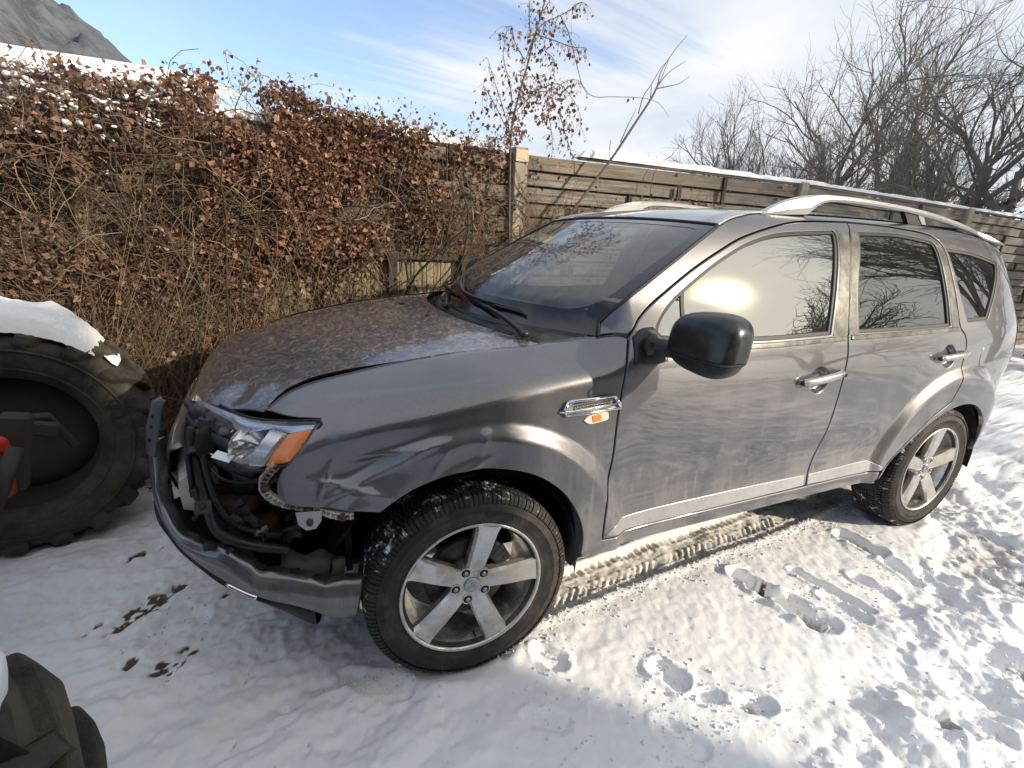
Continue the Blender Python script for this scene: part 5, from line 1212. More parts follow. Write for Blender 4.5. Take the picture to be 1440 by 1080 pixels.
def leaf_arrays(c, size, rg, droop=.5):
    n = len(c); a = rg.uniform(0, 2*np.pi, n); d = np.stack([np.cos(a), np.sin(a), rg.normal(-droop, .6, n)], -1); d /= np.linalg.norm(d, axis=1)[:, None]
    r_2 = rg.normal(0, 1, (n, 3)); s_ = np.cross(d, r_2); s_ /= np.linalg.norm(s_, axis=1)[:, None]+1e-9; nn = np.cross(d, s_)
    L = size*rg.uniform(.5, 1.65, n); w = L*rg.uniform(.28, .5, n); cu = L*rg.uniform(-.25, .45, n)
    P = [c, c+d*(L*.35)[:, None]+s_*w[:, None]+nn*(cu*.6)[:, None], c+d*(L*.5)[:, None]-nn*(cu*.2)[:, None], c+d*(L*.35)[:, None]-s_*w[:, None]+nn*(cu*.6)[:, None], c+d*L[:, None]-nn*cu[:, None]*.6]
    v = np.stack(P, 1).reshape(-1, 3); b = np.arange(n)[:, None]*5
    f = np.concatenate([b+np.array([[0, 1, 2]]), b+np.array([[0, 2, 3]]), b+np.array([[1, 4, 2]]), b+np.array([[2, 4, 3]])], 0); return v, f
rg = np.random.default_rng(11)
N = 200000
lx = rg.uniform(-3.6, 1.35, N); lz = rg.uniform(.05, 1, N); tp = htop(lx); lz = tp*(.04+.96*lz**.75)
fr = hfront(lx, lz); dep = rg.beta(1.1, 2.6, N)*.42; ly = fr+dep
ly = np.where(lz > tp-.25, fr+rg.uniform(0, 1, N)*(1.98-fr), ly)
cl = fbm(lx*3.2, lz*3.2, 4, 91, .6)
dens = np.interp(lz, [0, .5, .9, 1.25, 1.6, 2.2], [.05, .14, .32, .60, .95, 1.0])*np.interp(lx, [-3.6, -1.6, -1.0, -.2, .2, .65, .85, 1.35], [.62, .62, .80, 1, .85, .42, .13, .08])*sst(-.35, .15, cl)
dens = dens*np.where((lx < -.9) & (lz < 1.6), .62, 1)*np.where((lx > -.6) & (lz < 1.25), .22, 1)*np.where((lx > .1) & (lz < 1.7), .6, 1)
k = rg.uniform(0, 1, N) < dens; c = np.stack([lx, ly, lz], -1)[k]; 
k2 = c[:, 2] > htop(c[:, 0])-.10; c[k2, 2] += rg.uniform(0, .07, k2.sum())
v, f = leaf_arrays(c, .031, rg); o = obj('dead_leaves', v, f, leaf_m, hedge, False); o['kind'] = 'stuff'; print('hedge leaves', len(c))
T = []
NS = 6800; sx = np.where(rg.uniform(0, 1, NS) < .94, rg.uniform(-3.6, 1.15, NS), rg.uniform(.8, 1.9, NS)); sz = rg.uniform(-.05, 1.95, NS); sz = np.where(sx > .7, rg.uniform(.8, 1.7, NS), sz)
kk = ~((sx > 0) & (rg.uniform(0, 1, NS) < .5)) & ~((sx > -.7) & (sz < 1.15) & (rg.uniform(0, 1, NS) < .62)); sx, sz = sx[kk], sz[kk]; NS = len(sx); n = 9
P = np.stack([sx, hfront(sx, sz)+rg.uniform(-.03, .34, NS), sz], -1); d = np.stack([rg.normal(0, .6, NS), rg.normal(0, .25, NS), rg.normal(.45, .6, NS)], -1); d /= np.linalg.norm(d, axis=1)[:, None]; L = rg.uniform(.2, .80, NS)[:, None]; curl = rg.normal(0, .34, (NS, 3)); PP = [P]
for j in range(n):
    q = PP[-1]; d = d+curl*.35+rg.normal(0, .18, (NS, 3)); d[:, 1] += (hfront(q[:, 0], np.maximum(q[:, 2], 0))+.12-q[:, 1])*.5; d[:, 2] -= .05; d /= np.linalg.norm(d, axis=1)[:, None]; PP.append(q+d*L/n)
PP = np.stack(PP, 1); PP[..., 1] = np.minimum(PP[..., 1], 1.90); PP[..., 2] = np.minimum(PP[..., 2], htop(PP[..., 0])+.04); rr_ = rg.choice([.0015, .002, .003, .0045], NS, p=[.35, .35, .2, .1])
for i in range(NS): T.append((PP[i], np.linspace(rr_[i], rr_[i]*.5, n+1)))
# straw-coloured shoots fanning up from the foot of the hedge
for i in range(1400):
    x = rg.uniform(-2.0, .75)
    if x > -.5 and rg.uniform() < .55: continue
    p0 = np.array([x, float(hfront(np.array([x]), np.array([.2]))[0])+rg.uniform(-.12, .25), rg.uniform(-.02, .35)])
    d = np.array([rg.normal(.15, .42), rg.normal(.06, .15), 1.0]); L = rg.uniform(.35, 1.05); b = rg.normal(0, .22, 3); u = np.linspace(0, 1, 8)[:, None]; P = p0+d*L*u+b*u*u*L; P[:, 1] = np.minimum(P[:, 1], 1.78); T.append((P, np.linspace(.0024, .0010, 8)))
TK = []
for i in range(60):      # old thick stems
    x = rg.uniform(-3.4, .9); P = [np.array([x, float(hfront(np.array([x]), np.array([.2]))[0])+.15, 0])]; d = np.array([rg.normal(0, .2), 0, 1.])
    for j in range(12): d = d+rg.normal(0, .25, 3)*[1, .3, .3]; d[2] = abs(d[2]); d /= np.linalg.norm(d); P.append(P[-1]+d*.17); P[-1][1] = min(P[-1][1], 1.85)
    TK.append((np.array(P), np.linspace(.010, .004, 13)))
for i in range(240):     # sprigs standing above the top
    x = rg.uniform(-3.0, 1.2); p0 = np.array([x, rg.uniform(1.45, 1.9), float(htop(x))-.05]); u = np.linspace(0, 1, 6)[:, None]; d = np.array([rg.normal(0, .3), 0, 1]); P = p0+d*rg.uniform(.05, .19)*u+np.array([rg.normal(0, .06), 0, -.05])*u*u; T.append((P, np.linspace(.0018, .0008, 6)))
for P in ([(-.663, 1.5, 2.213), (-.672, 1.5, 2.302), (-.671, 1.5, 2.39), (-.631, 1.5, 2.362), (-.579, 1.5, 2.334), (-.56, 1.5, 2.264)], [(-.60, 1.5, 2.2), (-.585, 1.5, 2.27), (-.55, 1.5, 2.33), (-.52, 1.5, 2.30)]): q = cr(P, 5); T.append((q, np.full(len(q), .0018)))
v, f = tubes(T, 3); o = obj('stems', v, f, stem_m, hedge); o['kind'] = 'stuff'
v, f = tubes(TK, 6); o = obj('thick_stems', v, f, dark_wood, hedge); o['kind'] = 'stuff'
c = []
for i in range(700):
    x = rg.uniform(-3.0, 1.25); c.append((x, rg.uniform(1.4, 1.9), float(htop(x))+rg.uniform(-.02, .13)))
c += [(-.66+rg.normal(0, .02), 1.5, 2.20+rg.uniform(0, .2)) for _ in range(10)]+[(-.57+rg.normal(0, .03), 1.5, 2.2+rg.uniform(0, .13)) for _ in range(14)]
v, f = leaf_arrays(np.array(c), .024, rg, 1.0); o = obj('top_leaves', v, f, leaf_m, hedge, False); o['kind'] = 'stuff'
# lumps of snow caught in the vine
V = []; F = []; n = 0
for i in range(110):
    x0_ = rg.choice([rg.uniform(-2.2, -1.0), rg.uniform(-2.4, .2)], p=[.75, .25]); z0_ = float(htop(x0_))-abs(rg.normal(0, .17))-.02; y0_ = float(hfront(np.array([x0_]), np.array([z0_]))[0])+rg.uniform(.03, .18); S0 = rg.uniform(.5, 1.5)
    for j in range(rg.integers(3, 9)):
        x = x0_+rg.normal(0, .022)*S0*1.5; z = z0_+rg.normal(0, .009)*S0; y = y0_+rg.normal(0, .018)*S0; s_ = rg.uniform(.004, .014)*S0
        v, f = sellip((0, 0, 0), (s_*rg.uniform(.8, 2.0), s_, s_*rg.uniform(.4, .8)), 2, rot=(rg.uniform(-.5, .5), rg.uniform(-.5, .5), rg.uniform(0, 3)), ku=8, kv=5)
        v = v*(1+.5*fbm(v[:, 0]*90+i, v[:, 1]*90+j, 2, 95))[:, None]+[x, y, z]; V.append(v); F.append(f+n); n += len(v)
tag(obj('snow_clumps', np.concatenate(V), np.concatenate(F), snow_m), 'small clumps of snow caught among the dead leaves at the upper left', 'snow', kind='stuff')
# leaf litter under the hedge
N = 5000; x = rg.uniform(-2.4, .9, N); y = rg.uniform(.85, 1.9, N); k = (y-.95+.25*fbm(x*3, y*3, 3, 97)) > 0; c = np.stack([x, y, rg.uniform(0, .05, N)], -1)[k]
v, f = leaf_arrays(c, .032, rg, 0); tag(obj('leaf_litter', v, f, leaf_m, None, False), 'fallen leaves and twigs on the soil under the vine', 'leaf litter', kind='stuff')

# ---------------------------------------------------------------- snowy shed roof behind the hedge
shed = thing('shed', 'low shed behind the hedge, only its smooth snow-covered roof showing', 'shed')
m = MB(); m.box((-5.15, 3.7, 1.05), (4.1, 1.5, 1.05)); m.build('wall', dark_wood, shed)
m = MB(); V = [(-9.2, 2.08, 2.13), (-1.0, 2.08, 2.13), (-1.0, 5.5, 2.75), (-9.2, 5.5, 2.75), (-9.2, 2.08, 2.18), (-1.0, 2.08, 2.18), (-1.0, 5.5, 2.80), (-9.2, 5.5, 2.80)]
m.add(V, [(0, 1, 2, 3), (4, 5, 6, 7), (0, 1, 5, 4), (1, 2, 6, 5), (2, 3, 7, 6), (3, 0, 4, 7)]); m.build('roof', dark_wood, shed)
rows = []
for y in np.concatenate([[2.04, 2.045, 2.06, 2.09, 2.14], np.linspace(2.2, 5.5, 26)]):
    row = []
    for x in np.linspace(-9.3, -.70, 120):
        h = .145*min(1, ((y-2.035)/.12)**.5)*min(1, max(0, (-.68-x)/.30)**.5)*(1+.25*float(vn(np.array([x*1.3]), np.array([y*1.1]), 7)[0])); row.append((x, y, 2.225+(y-2.08)*.181+h-.0*x))
    rows.append(row)
tag(loft('snow_blanket', rows, snow_m, None), 'smooth thick blanket of snow on the shed roof, upper left', 'snow', kind='stuff')

# ---------------------------------------------------------------- young tree, leaning branch
bark = mat('thin_bark', (.13, .10, .085), .8); t = NT(bark); t.set('Base Color', t.mix(t.noise(30, 4), (.17, .13, .11), (.06, .045, .04)))
yt = thing('young_tree', 'slender young tree with hanging brown leaves growing beside the pale fence post', 'tree')
ST = cr([(1.36, 1.82, 0), (1.34, 1.82, .5), (1.321, 1.82, .922), (1.28, 1.82, 1.452), (1.26, 1.82, 1.944), (1.258, 1.82, 2.229), (1.3, 1.82, 2.459), (1.37, 1.82, 2.712), (1.417, 1.82, 2.908), (1.475, 1.82, 3.104), (1.509, 1.82, 3.291), (1.54, 1.82, 3.6)], 4)
m = MB(); m.tube(ST, np.linspace(.014, .003, len(ST)), 7); m.build('trunk', bark, yt, True)
BRS = [[(1.241, 2.199), (1.14, 2.434), (1.076, 2.568), (1.028, 2.688)], [(1.226, 2.197), (1.098, 2.38), (1.029, 2.467), (.992, 2.509)], [(1.222, 2.272), (1.258, 2.45), (1.203, 2.634), (1.169, 2.745), (1.177, 2.873), (1.127, 2.87)],
 [(1.263, 2.352), (1.379, 2.466), (1.452, 2.525), (1.607, 2.572), (1.729, 2.652), (1.827, 2.666), (1.89, 2.625)], [(1.258, 2.45), (1.406, 2.519), (1.605, 2.597), (1.742, 2.515), (1.819, 2.421), (1.846, 2.319)], [(1.293, 2.624), (1.414, 2.63), (1.505, 2.656)],
 [(1.332, 2.725), (1.395, 2.899), (1.479, 2.995), (1.582, 3.049), (1.685, 3.115), (1.774, 3.178), (1.831, 3.172)], [(1.395, 2.899), (1.581, 2.884), (1.709, 2.87), (1.838, 2.879), (1.828, 2.816)], [(1.346, 2.739), (1.266, 2.831), (1.231, 2.928), (1.188, 2.931)],
 [(1.379, 2.92), (1.363, 3.054), (1.364, 3.143)], [(1.445, 3.046), (1.5, 3.114), (1.526, 3.164)], [(1.582, 3.049), (1.652, 2.968), (1.71, 2.858), (1.772, 2.721), (1.834, 2.604), (1.941, 2.554), (2.113, 2.575), (2.364, 2.603), (2.553, 2.603), (2.659, 2.554), (2.724, 2.499)],
 [(1.558, 2.389), (1.602, 2.239), (1.621, 2.109)], [(1.62, 2.422), (1.7, 2.25), (1.782, 2.097), (1.815, 2.114)], [(1.226, 2.197), (1.122, 2.155), (1.048, 2.165)], [(1.493, 2.81), (1.566, 2.774), (1.586, 2.729)]]
T = []; LP = []
for bi_, b in enumerate(BRS):
    y0 = 1.80+rg.uniform(-.06, .04); q = cr([(x, y0+.0*z, z) for x, z in b], 6); T.append((q, np.linspace(.0042, .0015, len(q))))
    if bi_ == 11: LP += [q[40]+[0, 0, -.01], q[41]]; q = q[:14]
    for p in q[::1]:
        if rg.uniform() < .9:
            for _ in range(rg.integers(1, 3)):
                e_ = p+np.array([rg.normal(0, .035), rg.normal(0, .03), -abs(rg.normal(0, .055))]); mid = (p+e_)/2+[0, 0, .012]; T.append((np.array([p, mid, e_]), np.array([.0014, .0010, .0008]))); LP.append(e_)
for p in ST[18:]:
    for _ in range(4): LP.append(p+rg.normal(0, .05, 3)*[1, .6, 1])
v, f = tubes(T, 4); o = obj('twigs', v, f, bark, yt); o['kind'] = 'stuff'
for cx_, cz_, sx_, sz_, k in ((1.29, 2.35, .05, .12, 70), (1.42, 2.52, .09, .06, 130), (1.60, 2.50, .07, .07, 100), (1.74, 2.36, .05, .12, 80), (1.52, 2.36, .03, .03, 40), (1.28, 2.22, .05, .03, 50), (1.40, 2.75, .10, .2, 70), (1.55, 2.95, .12, .08, 40), (1.10, 2.30, .1, .1, 30)):
    for _ in range(k): LP.append((cx_+rg.normal(0, sx_), 1.80+rg.normal(0, .05), cz_+rg.normal(0, sz_)))
v, f = leaf_arrays(np.array(LP), .026, rg, 1.4); o = obj('leaves', v, f, leaf_m, yt, False); o['kind'] = 'stuff'
lb = thing('leaning_branch', 'long bare branch leaning up over the fence above the windscreen', 'branch')
q = cr([(1.10, 1.75, .60), (1.45, 1.75, 1.12), (1.723, 1.75, 1.519), (1.816, 1.75, 1.65), (1.979, 1.75, 1.861), (2.179, 1.75, 2.12), (2.358, 1.75, 2.383), (2.511, 1.75, 2.609), (2.568, 1.75, 2.725)], 5); m = MB(); m.tube(q, np.linspace(.019, .0075, len(q)), 8); m.build('trunk', bark, lb, True)
m = MB()
for b in ([(2.247, 2.249), (2.303, 2.379), (2.374, 2.524)], [(2.399, 2.486), (2.433, 2.625), (2.494, 2.714), (2.583, 2.86), (2.649, 2.923)], [(2.509, 2.622), (2.503, 2.715)], [(2.565, 2.72), (2.588, 2.834), (2.693, 2.996), (2.818, 3.141)], [(2.568, 2.72), (2.665, 2.833), (2.838, 2.953)], [(2.565, 2.70), (2.682, 2.734), (2.794, 2.771), (2.891, 2.837)], [(2.16, 2.097), (2.145, 2.195), (2.145, 2.259)], [(2.568, 2.72), (2.60, 2.79), (2.649, 2.923)]):
    q = cr([(x, 1.75, z) for x, z in b], 5); m.tube(q, np.linspace(.0050, .0020, len(q)), 5)
m.build('side_twigs', bark, lb, True)
ds = thing('dry_stalk', 'single thin dry stalk sticking up above the fence right of the leaning branch', 'plant'); m = MB(); q = cr([(2.72, 1.88, .9), (2.74, 1.89, 1.6), (2.764, 1.9, 2.061), (2.945, 1.9, 2.23), (3.051, 1.9, 2.351), (3.167, 1.9, 2.424)], 5); m.tube(q, np.linspace(.004, .0015, len(q)), 5); m.build('stalk', bark, ds, True)
T = []
for x in np.r_[rg.uniform(2.1, 4.2, 26), rg.uniform(4.2, 9, 14)]:
    p0 = np.array([x, 2.09, 2.0]); u = np.linspace(0, 1, 5)[:, None]; T.append((p0+np.array([rg.normal(0, .12), 0, rg.uniform(.14, .30)])*u+np.array([rg.normal(0, .05), 0, -.03])*u*u, np.linspace(.0022, .001, 5)))
v, f = tubes(T, 3); tag(obj('dry_weeds', v, f, bark), 'dry weed stems poking up behind the snowy fence top', 'weeds', kind='stuff')
# brambles climbing in front of the fence planks
T = []; LP = []
for i in range(120):
    x = rg.uniform(.7, 3.9); z0 = rg.uniform(.9, 1.5); P = [np.array([x, 1.90, z0])]; d = np.array([rg.normal(0, .5), 0, 1.]); 
    for j in range(8): d = d+rg.normal(0, .35, 3)*[1, 0, .6]; d /= np.linalg.norm(d); P.append(P[-1]+d*rg.uniform(.04, .11)); P[-1][2] = min(P[-1][2], 2.02)
    T.append((np.array(P), np.linspace(.0028, .0012, 9)))
    if rg.uniform() < .75: LP += [P[rg.integers(2, 9)]+rg.normal(0, .03, 3)*[1, .3, 1]-[0, .01, 0] for _ in range(rg.integers(1, 7))]
for cx_, cz_, k in ((.95, 1.75, 60), (1.10, 1.62, 26), (1.15, 1.78, 16), (3.35, 1.80, 70), (2.75, 1.82, 24), (.85, 2.02, 60), (1.02, 2.08, 60)):
    for _ in range(k): LP.append(np.array([cx_+rg.normal(0, .09), 1.875+rg.normal(0, .02), cz_+rg.normal(0, .05)]))
v, f = tubes(T, 3); br_ = thing('bramble', 'thin bramble stems with scattered dry leaves climbing on the plank fence beside the pale post', 'bramble'); o = obj('stems', v, f, stem_m, br_); o['kind'] = 'stuff'
v, f = leaf_arrays(np.array(LP), .028, rg, .9); o = obj('leaves', v, f, leaf_m, br_, False); o['kind'] = 'stuff'
# ================================================================ tractor at the left edge
old_rubber = mat('old_tractor_rubber', (.05, .045, .038), .8); t = NT(old_rubber); g_ = t.noise(5, 7, .68)
t.set('Base Color', t.mix(t.mr(g_, .35, .7), (.022, .022, .021), (.095, .080, .055))); t.set('Normal', t.bump(t.noise(28, 7, .72), .7, .010))
red_paint = mat('red_paint', (.42, .02, .015), .45); t = NT(red_paint); t.set('Base Color', t.mix(t.mr(t.noise(16, 6, .7), .45, .7), (.50, .022, .018), (.10, .055, .04)))
grime = mat('grime', (.03, .026, .022), .8); t = NT(grime); t.set('Base Color', t.mix(t.noise(7, 6), (.015, .013, .012), (.075, .062, .05)))
trac = thing('tractor', 'old tractor with two big lugged tyres and a red axle at the left edge', 'tractor', (-1.505, -.405, 0), rz=R(6.3))
LET = []
def big_wheel(yc, lettered):
    w = bpy.data.objects.new('wheel', None); link(w, trac); w.location = (0, yc, .512)
    prof = [(.300, .13), (.318, .155), (.335, .168), (.37, .178), (.405, .181), (.440, .176), (.452, .178), (.458, .172), (.476, .165), (.487, .14), (.492, .10), (.495, 0)]
    prof = prof+[(a, -b) for a, b in prof[::-1][1:]]
    # little steps moulded in the side wall
    ty = lathe('tyre', prof, old_rubber, w, 96)
    V = []; F = []; n = 0; K = 19
    for sg in (-1, 1):
        for i in range(K):
            a0 = (i+(.5 if sg > 0 else 0))*2*np.pi/K; rows = []
            for u, yy, rr, rb, wa in ((0, -.03, .528, .48, .045), (.25, .03, .530, .48, .047), (.6, .095, .527, .48, .056), (.85, .150, .520, .47, .066), (1.0, .181, .500, .45, .068), (1.08, .187, .470, .44, .058), (1.12, .182, .448, .435, .040)):
                am = a0+.30*u; rows.append([cyl(rb, am-wa/.5*.62, sg*(yy if u < 1 else yy-.012)), cyl(rr, am-wa/.5*.5, sg*yy), cyl(rr, am+wa/.5*.5, sg*yy), cyl(rb, am+wa/.5*.62, sg*(yy if u < 1 else yy-.012))])
            q = np.array(rows).reshape(-1, 3); m_ = len(rows)
            V.append(q); F += [(n+r*4+j, n+r*4+j+1, n+r*4+5+j, n+r*4+4+j) for r in range(m_-1) for j in range(3)]+[(n, n+1, n+2, n+3), (n+m_*4-4, n+m_*4-3, n+m_*4-2, n+m_*4-1)]; n += len(q)
    for i in range(K*2):
        q = V[i]; nn = sum(len(x) for x in V[:i]); fl2 = [tuple(a-nn for a in f) for f in F if nn <= f[0] < nn+len(q)]
        o = obj('lug', q, fl2, old_rubber, ty, False); bv = o.modifiers.new('b', 'BEVEL'); bv.width = .007; bv.segments = 2; bv.limit_method = 'ANGLE'; bv.angle_limit = R(25)
    rim = lathe('rim', [(.335, .150), (.326, .158), (.318, .150), (.305, .11), (.285, .06), (.28, 0), (.285, -.06), (.305, -.11), (.318, -.150), (.326, -.158), (.335, -.150)], grime, w, 72)
    lathe('rim_disc', [(.0, .05), (.10, .055), (.16, .02), (.24, .03), (.285, .06)], grime, rim, 48)
    lathe('sidewall_ring', [(.425, -.181), (.4275, -.1865), (.432, -.1865), (.4345, -.180)], old_rubber, ty, 96)
    lathe('sidewall_ring', [(.345, -.172), (.348, -.1775), (.352, -.1775), (.355, -.174)], old_rubber, ty, 96)
    if lettered:
        for i, ch in enumerate('WIDE WALL'):
            if ch == ' ': continue
            a = R(56-6.3*i); fc = bpy.data.curves.new('letter', 'FONT'); fc.body = ch; fc.size = .062; fc.extrude = .0025; fc.align_x = 'CENTER'; fc.materials.append(old_rubber)
            o = bpy.data.objects.new('raised_letter', fc); link(o, ty); rx = Vector((math.sin(a), 0, -math.cos(a))); up = Vector((math.cos(a), 0, math.sin(a))); nn = Vector((0, -1, 0)); pos = up*.372+nn*.1795
            o.matrix_local = Matrix(((rx.x, up.x, nn.x, pos.x), (rx.y, up.y, nn.y, pos.y), (rx.z, up.z, nn.z, pos.z), (0, 0, 0, 1))); LET.append(o)
    return w
wa_ = big_wheel(1.04, True); wb_ = big_wheel(-1.04, False)
bpy.context.view_layer.update(); dg = bpy.context.evaluated_depsgraph_get()
for o in LET:
    me = bpy.data.meshes.new_from_object(o.evaluated_get(dg)); n_ = bpy.data.objects.new('letter_relief', me); n_.parent = o.parent; n_.matrix_local = o.matrix_local.copy(); COL.objects.link(n_); bpy.data.objects.remove(o, do_unlink=True)
v, f = sellip((.022, .74, .60), (.060, .09, .065), 2.3, ku=24, kv=14); obj('red_hub', v, f, red_paint, trac)
v, f = sellip((.0, .70, .44), (.055, .08, .065), 2.6, ku=20, kv=12); obj('red_knuckle', v, f, red_paint, trac)
m = MB(); m.tube([(0, -.8, .512), (0, .8, .512)], .065, 12); m.box((0, -.02, .50), (.11, .16, .12), bev=.03); m.build('axle', grime, trac, True)
m = MB(); m.tube([(.10, .58, .62), (.05, .50, .48), (-.02, .42, .33), (-.06, .38, .22)], .026, 8); m.build('steering_rod', grime, trac, True)
m = MB(); m.box((.06, .70, .56), (.05, .03, .16), (0, .2, 0), .012); m.box((.14, .78, .62), (.05, .04, .03), (0, .4, .3), .008); m.tube([(.02, .70, .70), (.16, .80, .66), (.22, .84, .50)], .018, 8); m.build('knuckle_arm', grime, trac)
m = MB(); m.box((-1.0, 0, .62), (1.1, .20, .16), bev=.03); m.build('chassis', grime, trac)
m = MB(); m.box((-.70, 0, 1.05), (.66, .30, .28), bev=.08); m.build('engine_cover', red_paint, trac)
m = MB(); m.box((-2.0, 0, 1.35), (.55, .55, .03), bev=.02)
for sx in (-1.5, -2.5):
    for sy in (-.5, .5): m.box((sx, sy, 1.65), (.03, .03, .65), bev=.005)
m.box((-2.0, 0, 2.32), (.62, .62, .05), bev=.03); m.build('roll_frame', grime, trac)
# snow lying on the two tyres
def tyre_snow(lab, a0, a1, th, y0, y1, loc, rz_, seed, dr=0):
    rows = []
    for a in np.linspace(a0, a1, 60):
        e = min(1, (a-a0)/(.40 if seed == 5 else .12), (a1-a)/.25); e = max(0, e)**.6; row = []
        for y in np.linspace(0, 1, 18):
            s_ = max(0, 1-abs(2*y-1)**3.5)**.5; wob = 1+.30*float(fbm(np.array([a*5]), np.array([y*3]), 3, seed)[0]); yy = y0+(y1-y0)*y+.014*float(fbm(np.array([a*16]), np.array([y]), 3, seed+2)[0])
            row.append(cyl(.505+(th*e*wob)*s_+.006*float(fbm(np.array([a*30]), np.array([y*9]), 2, seed+4)[0]), a, yy))
        rows.append(row)
    o = loft('snow_cap', rows, snow_m, None); o.location = loc; o.rotation_euler = (0, 0, rz_); tag(o, lab, 'snow', kind='stuff'); return o
def tw(x, y, z): 
    c_, s_ = math.cos(R(6.3)), math.sin(R(6.3)); return (-1.505+x*c_-y*s_, -.405+x*s_+y*c_, z)
tyre_snow('snow cap on top of the tractor tyre beside the vine', R(48), R(132), .095, -.178, .175, tw(0, 1.04, .512), R(6.3), 5)
tyre_snow('small snow lump between the lugs on the tractor tyre, right of the snow cap', R(37), R(45), .040, -.10, .05, tw(0, 1.04, .512), R(6.3), 6)
tyre_snow('snow cap on the nearest tractor tyre in the bottom left corner', R(31), R(125), .085, -.15, .09, tw(0, -1.04, .512), R(6.3), 9)

# ================================================================ far setting
rock = mat('mountain_rock', (.16, .17, .19), .9); t = NT(rock)
n1_ = t.noise(.035, 8, .7, (1, 1, .35)); n2_ = t.noise(.008, 5, .6)
cm = t.mix(t.mr(n1_, .38, .62), (.045, .055, .068), (.105, .115, .135)); cm = t.mix(t.mr(n2_, .5, .65), cm, (.085, .09, .10)); t.set('Base Color', cm)
AZ, UU = np.meshgrid(np.linspace(-75, 25, 240), np.linspace(0, 1, 80), indexing='ij'); DD = 700+900*UU
tanel = np.interp(AZ, [-75, -50, -30, -16.1, -13.5, -12.6, -9.65, -6, 0, 25], [.42, .52, .43, .289, .256, .246, .2065, .15, .10, .03])
HH = tanel*1600*(UU**.85)*(1+.10*fbm(AZ*.35, UU*5, 5, 101, .55)*(1-UU**4)*3*(.2+UU))+5*fbm(AZ*2.2, UU*22, 4, 103)*np.minimum(1, UU*3)-3*(UU < .02)
rows = np.stack([-.53+DD*np.sin(np.radians(AZ)), -2.2+DD*np.cos(np.radians(AZ)), 1.5+HH], -1)
tag(loft('mountain', rows, rock, None), kind='structure', label='rocky mountain slope far behind the shed roof')

bark2 = mat('tree_bark', (.075, .060, .050), .85); t = NT(bark2); t.set('Base Color', t.mix(t.noise(5, 5), (.23, .20, .17), (.10, .085, .072)))
ivy_m = mat('ivy', (.018, .028, .012), .6)
def grow(rg, p, d, L, r, lev, out, up=.12, spread=.6, nch=(4, 5, 5, 4, 4), wind=(0, 0, 0)):
    n = 5 if lev < 3 else 4; P = [p]; dd_ = d
    for j in range(n): dd_ = dd_+rg.normal(0, .11, 3)+np.array([0, 0, up])+np.array(wind)*.1; dd_ = dd_/np.linalg.norm(dd_); P.append(P[-1]+dd_*L/n)
    P = np.array(P); out[lev].append((P, np.linspace(r, r*.55, n+1)))
    if lev >= len(nch): return
    for c_ in range(nch[lev]):
        t_ = (.25 if lev else .42)+(.75 if lev else .58)*(c_+rg.uniform(.2, 1))/nch[lev]; t_ = min(t_, 1); i = t_*n; i0 = min(int(i), n-1); q = P[i0]+(P[i0+1]-P[i0])*(i-i0); ax = rg.normal(0, 1, 3); dl = P[i0+1]-P[i0]; dl /= np.linalg.norm(dl)
        sd_ = np.cross(dl, ax); sd_ /= np.linalg.norm(sd_); an = rg.uniform(.35, 1)*spread; nd = dl*math.cos(an)+sd_*math.sin(an)
        grow(rg, q, nd, L*rg.uniform(.50, .78), r*(.54 if lev else .55)*rg.uniform(.8, 1), lev+1, out, up, spread, nch, wind)
def bare_tree(name, label, loc, stems, seed, H, r, nch=(4, 4, 4, 4, 3), up=.10, spread=.75, ivy=False, group=None, wind=(0, 0, 0), minr=.0042):
    rg = np.random.default_rng(seed); th_ = thing(name, label, 'tree', loc, group); out = [[] for _ in range(7)]
    for (dx, dz, f_) in stems: grow(rg, np.zeros(3)+[dx*.15, rg.uniform(-.1, .1), 0], np.array([dx, rg.normal(0, .15), dz]), H*.42*f_, r*f_**.5, 0, out, up, spread, nch, wind)
    v, f = tubes([(p, np.maximum(q, minr)) for l in out[:2] for p, q in l], 6); obj('trunk', v, f, bark2, th_)
    v, f = tubes([(p, np.maximum(q, minr)) for l in out[2:4] for p, q in l], 4); o = obj('branches', v, f, bark2, th_); o['kind'] = 'stuff'
    tw_ = [(p, np.maximum(q, minr*.75)) for l in out[4:] for p, q in l]
    if tw_: v, f = tubes(tw_, 3); o = obj('twigs', v, f, bark2, th_); o['kind'] = 'stuff'
    if ivy:
        C_ = []
        for p, q in out[0]:
            for i in range(170): u = rg.uniform(0, 1)**1.4*.8*(len(p)-1); i0 = int(u); C_.append(p[i0]+(p[i0+1]-p[i0])*(u-i0)+rg.normal(0, 1, 3)*q[i0]*1.1)
        v, f = leaf_arrays(np.array(C_), .13, rg, .2); o = obj('ivy', v, f, ivy_m, th_, False); o['kind'] = 'stuff'
    return th_
def azp(az, D, z=0): return (-.53+D*math.sin(R(az)), -2.2+D*math.cos(R(az)), z)
FAN = [(-.9, .65, .7), (-.45, .9, .85), (-.1, 1, 1), (.3, 1, .95), (.7, .8, .8)]
bare_tree('bare_tree', 'leftmost bare tree beyond the fence, low and fan-shaped', azp(48.6, 19), FAN, 21, 6.6, .10, ivy=True, spread=.8, up=.06, nch=(5, 4, 4, 4, 3), minr=.0038)
bare_tree('bare_tree', 'bare tree with ivy-dark forked stems, second from the left beyond the fence', azp(54.0, 18), [(-.25, 1, .75), (.35, .9, .8)], 22, 7.0, .12, ivy=True, spread=.85, up=.06, nch=(5, 4, 4, 4, 3), minr=.0038)
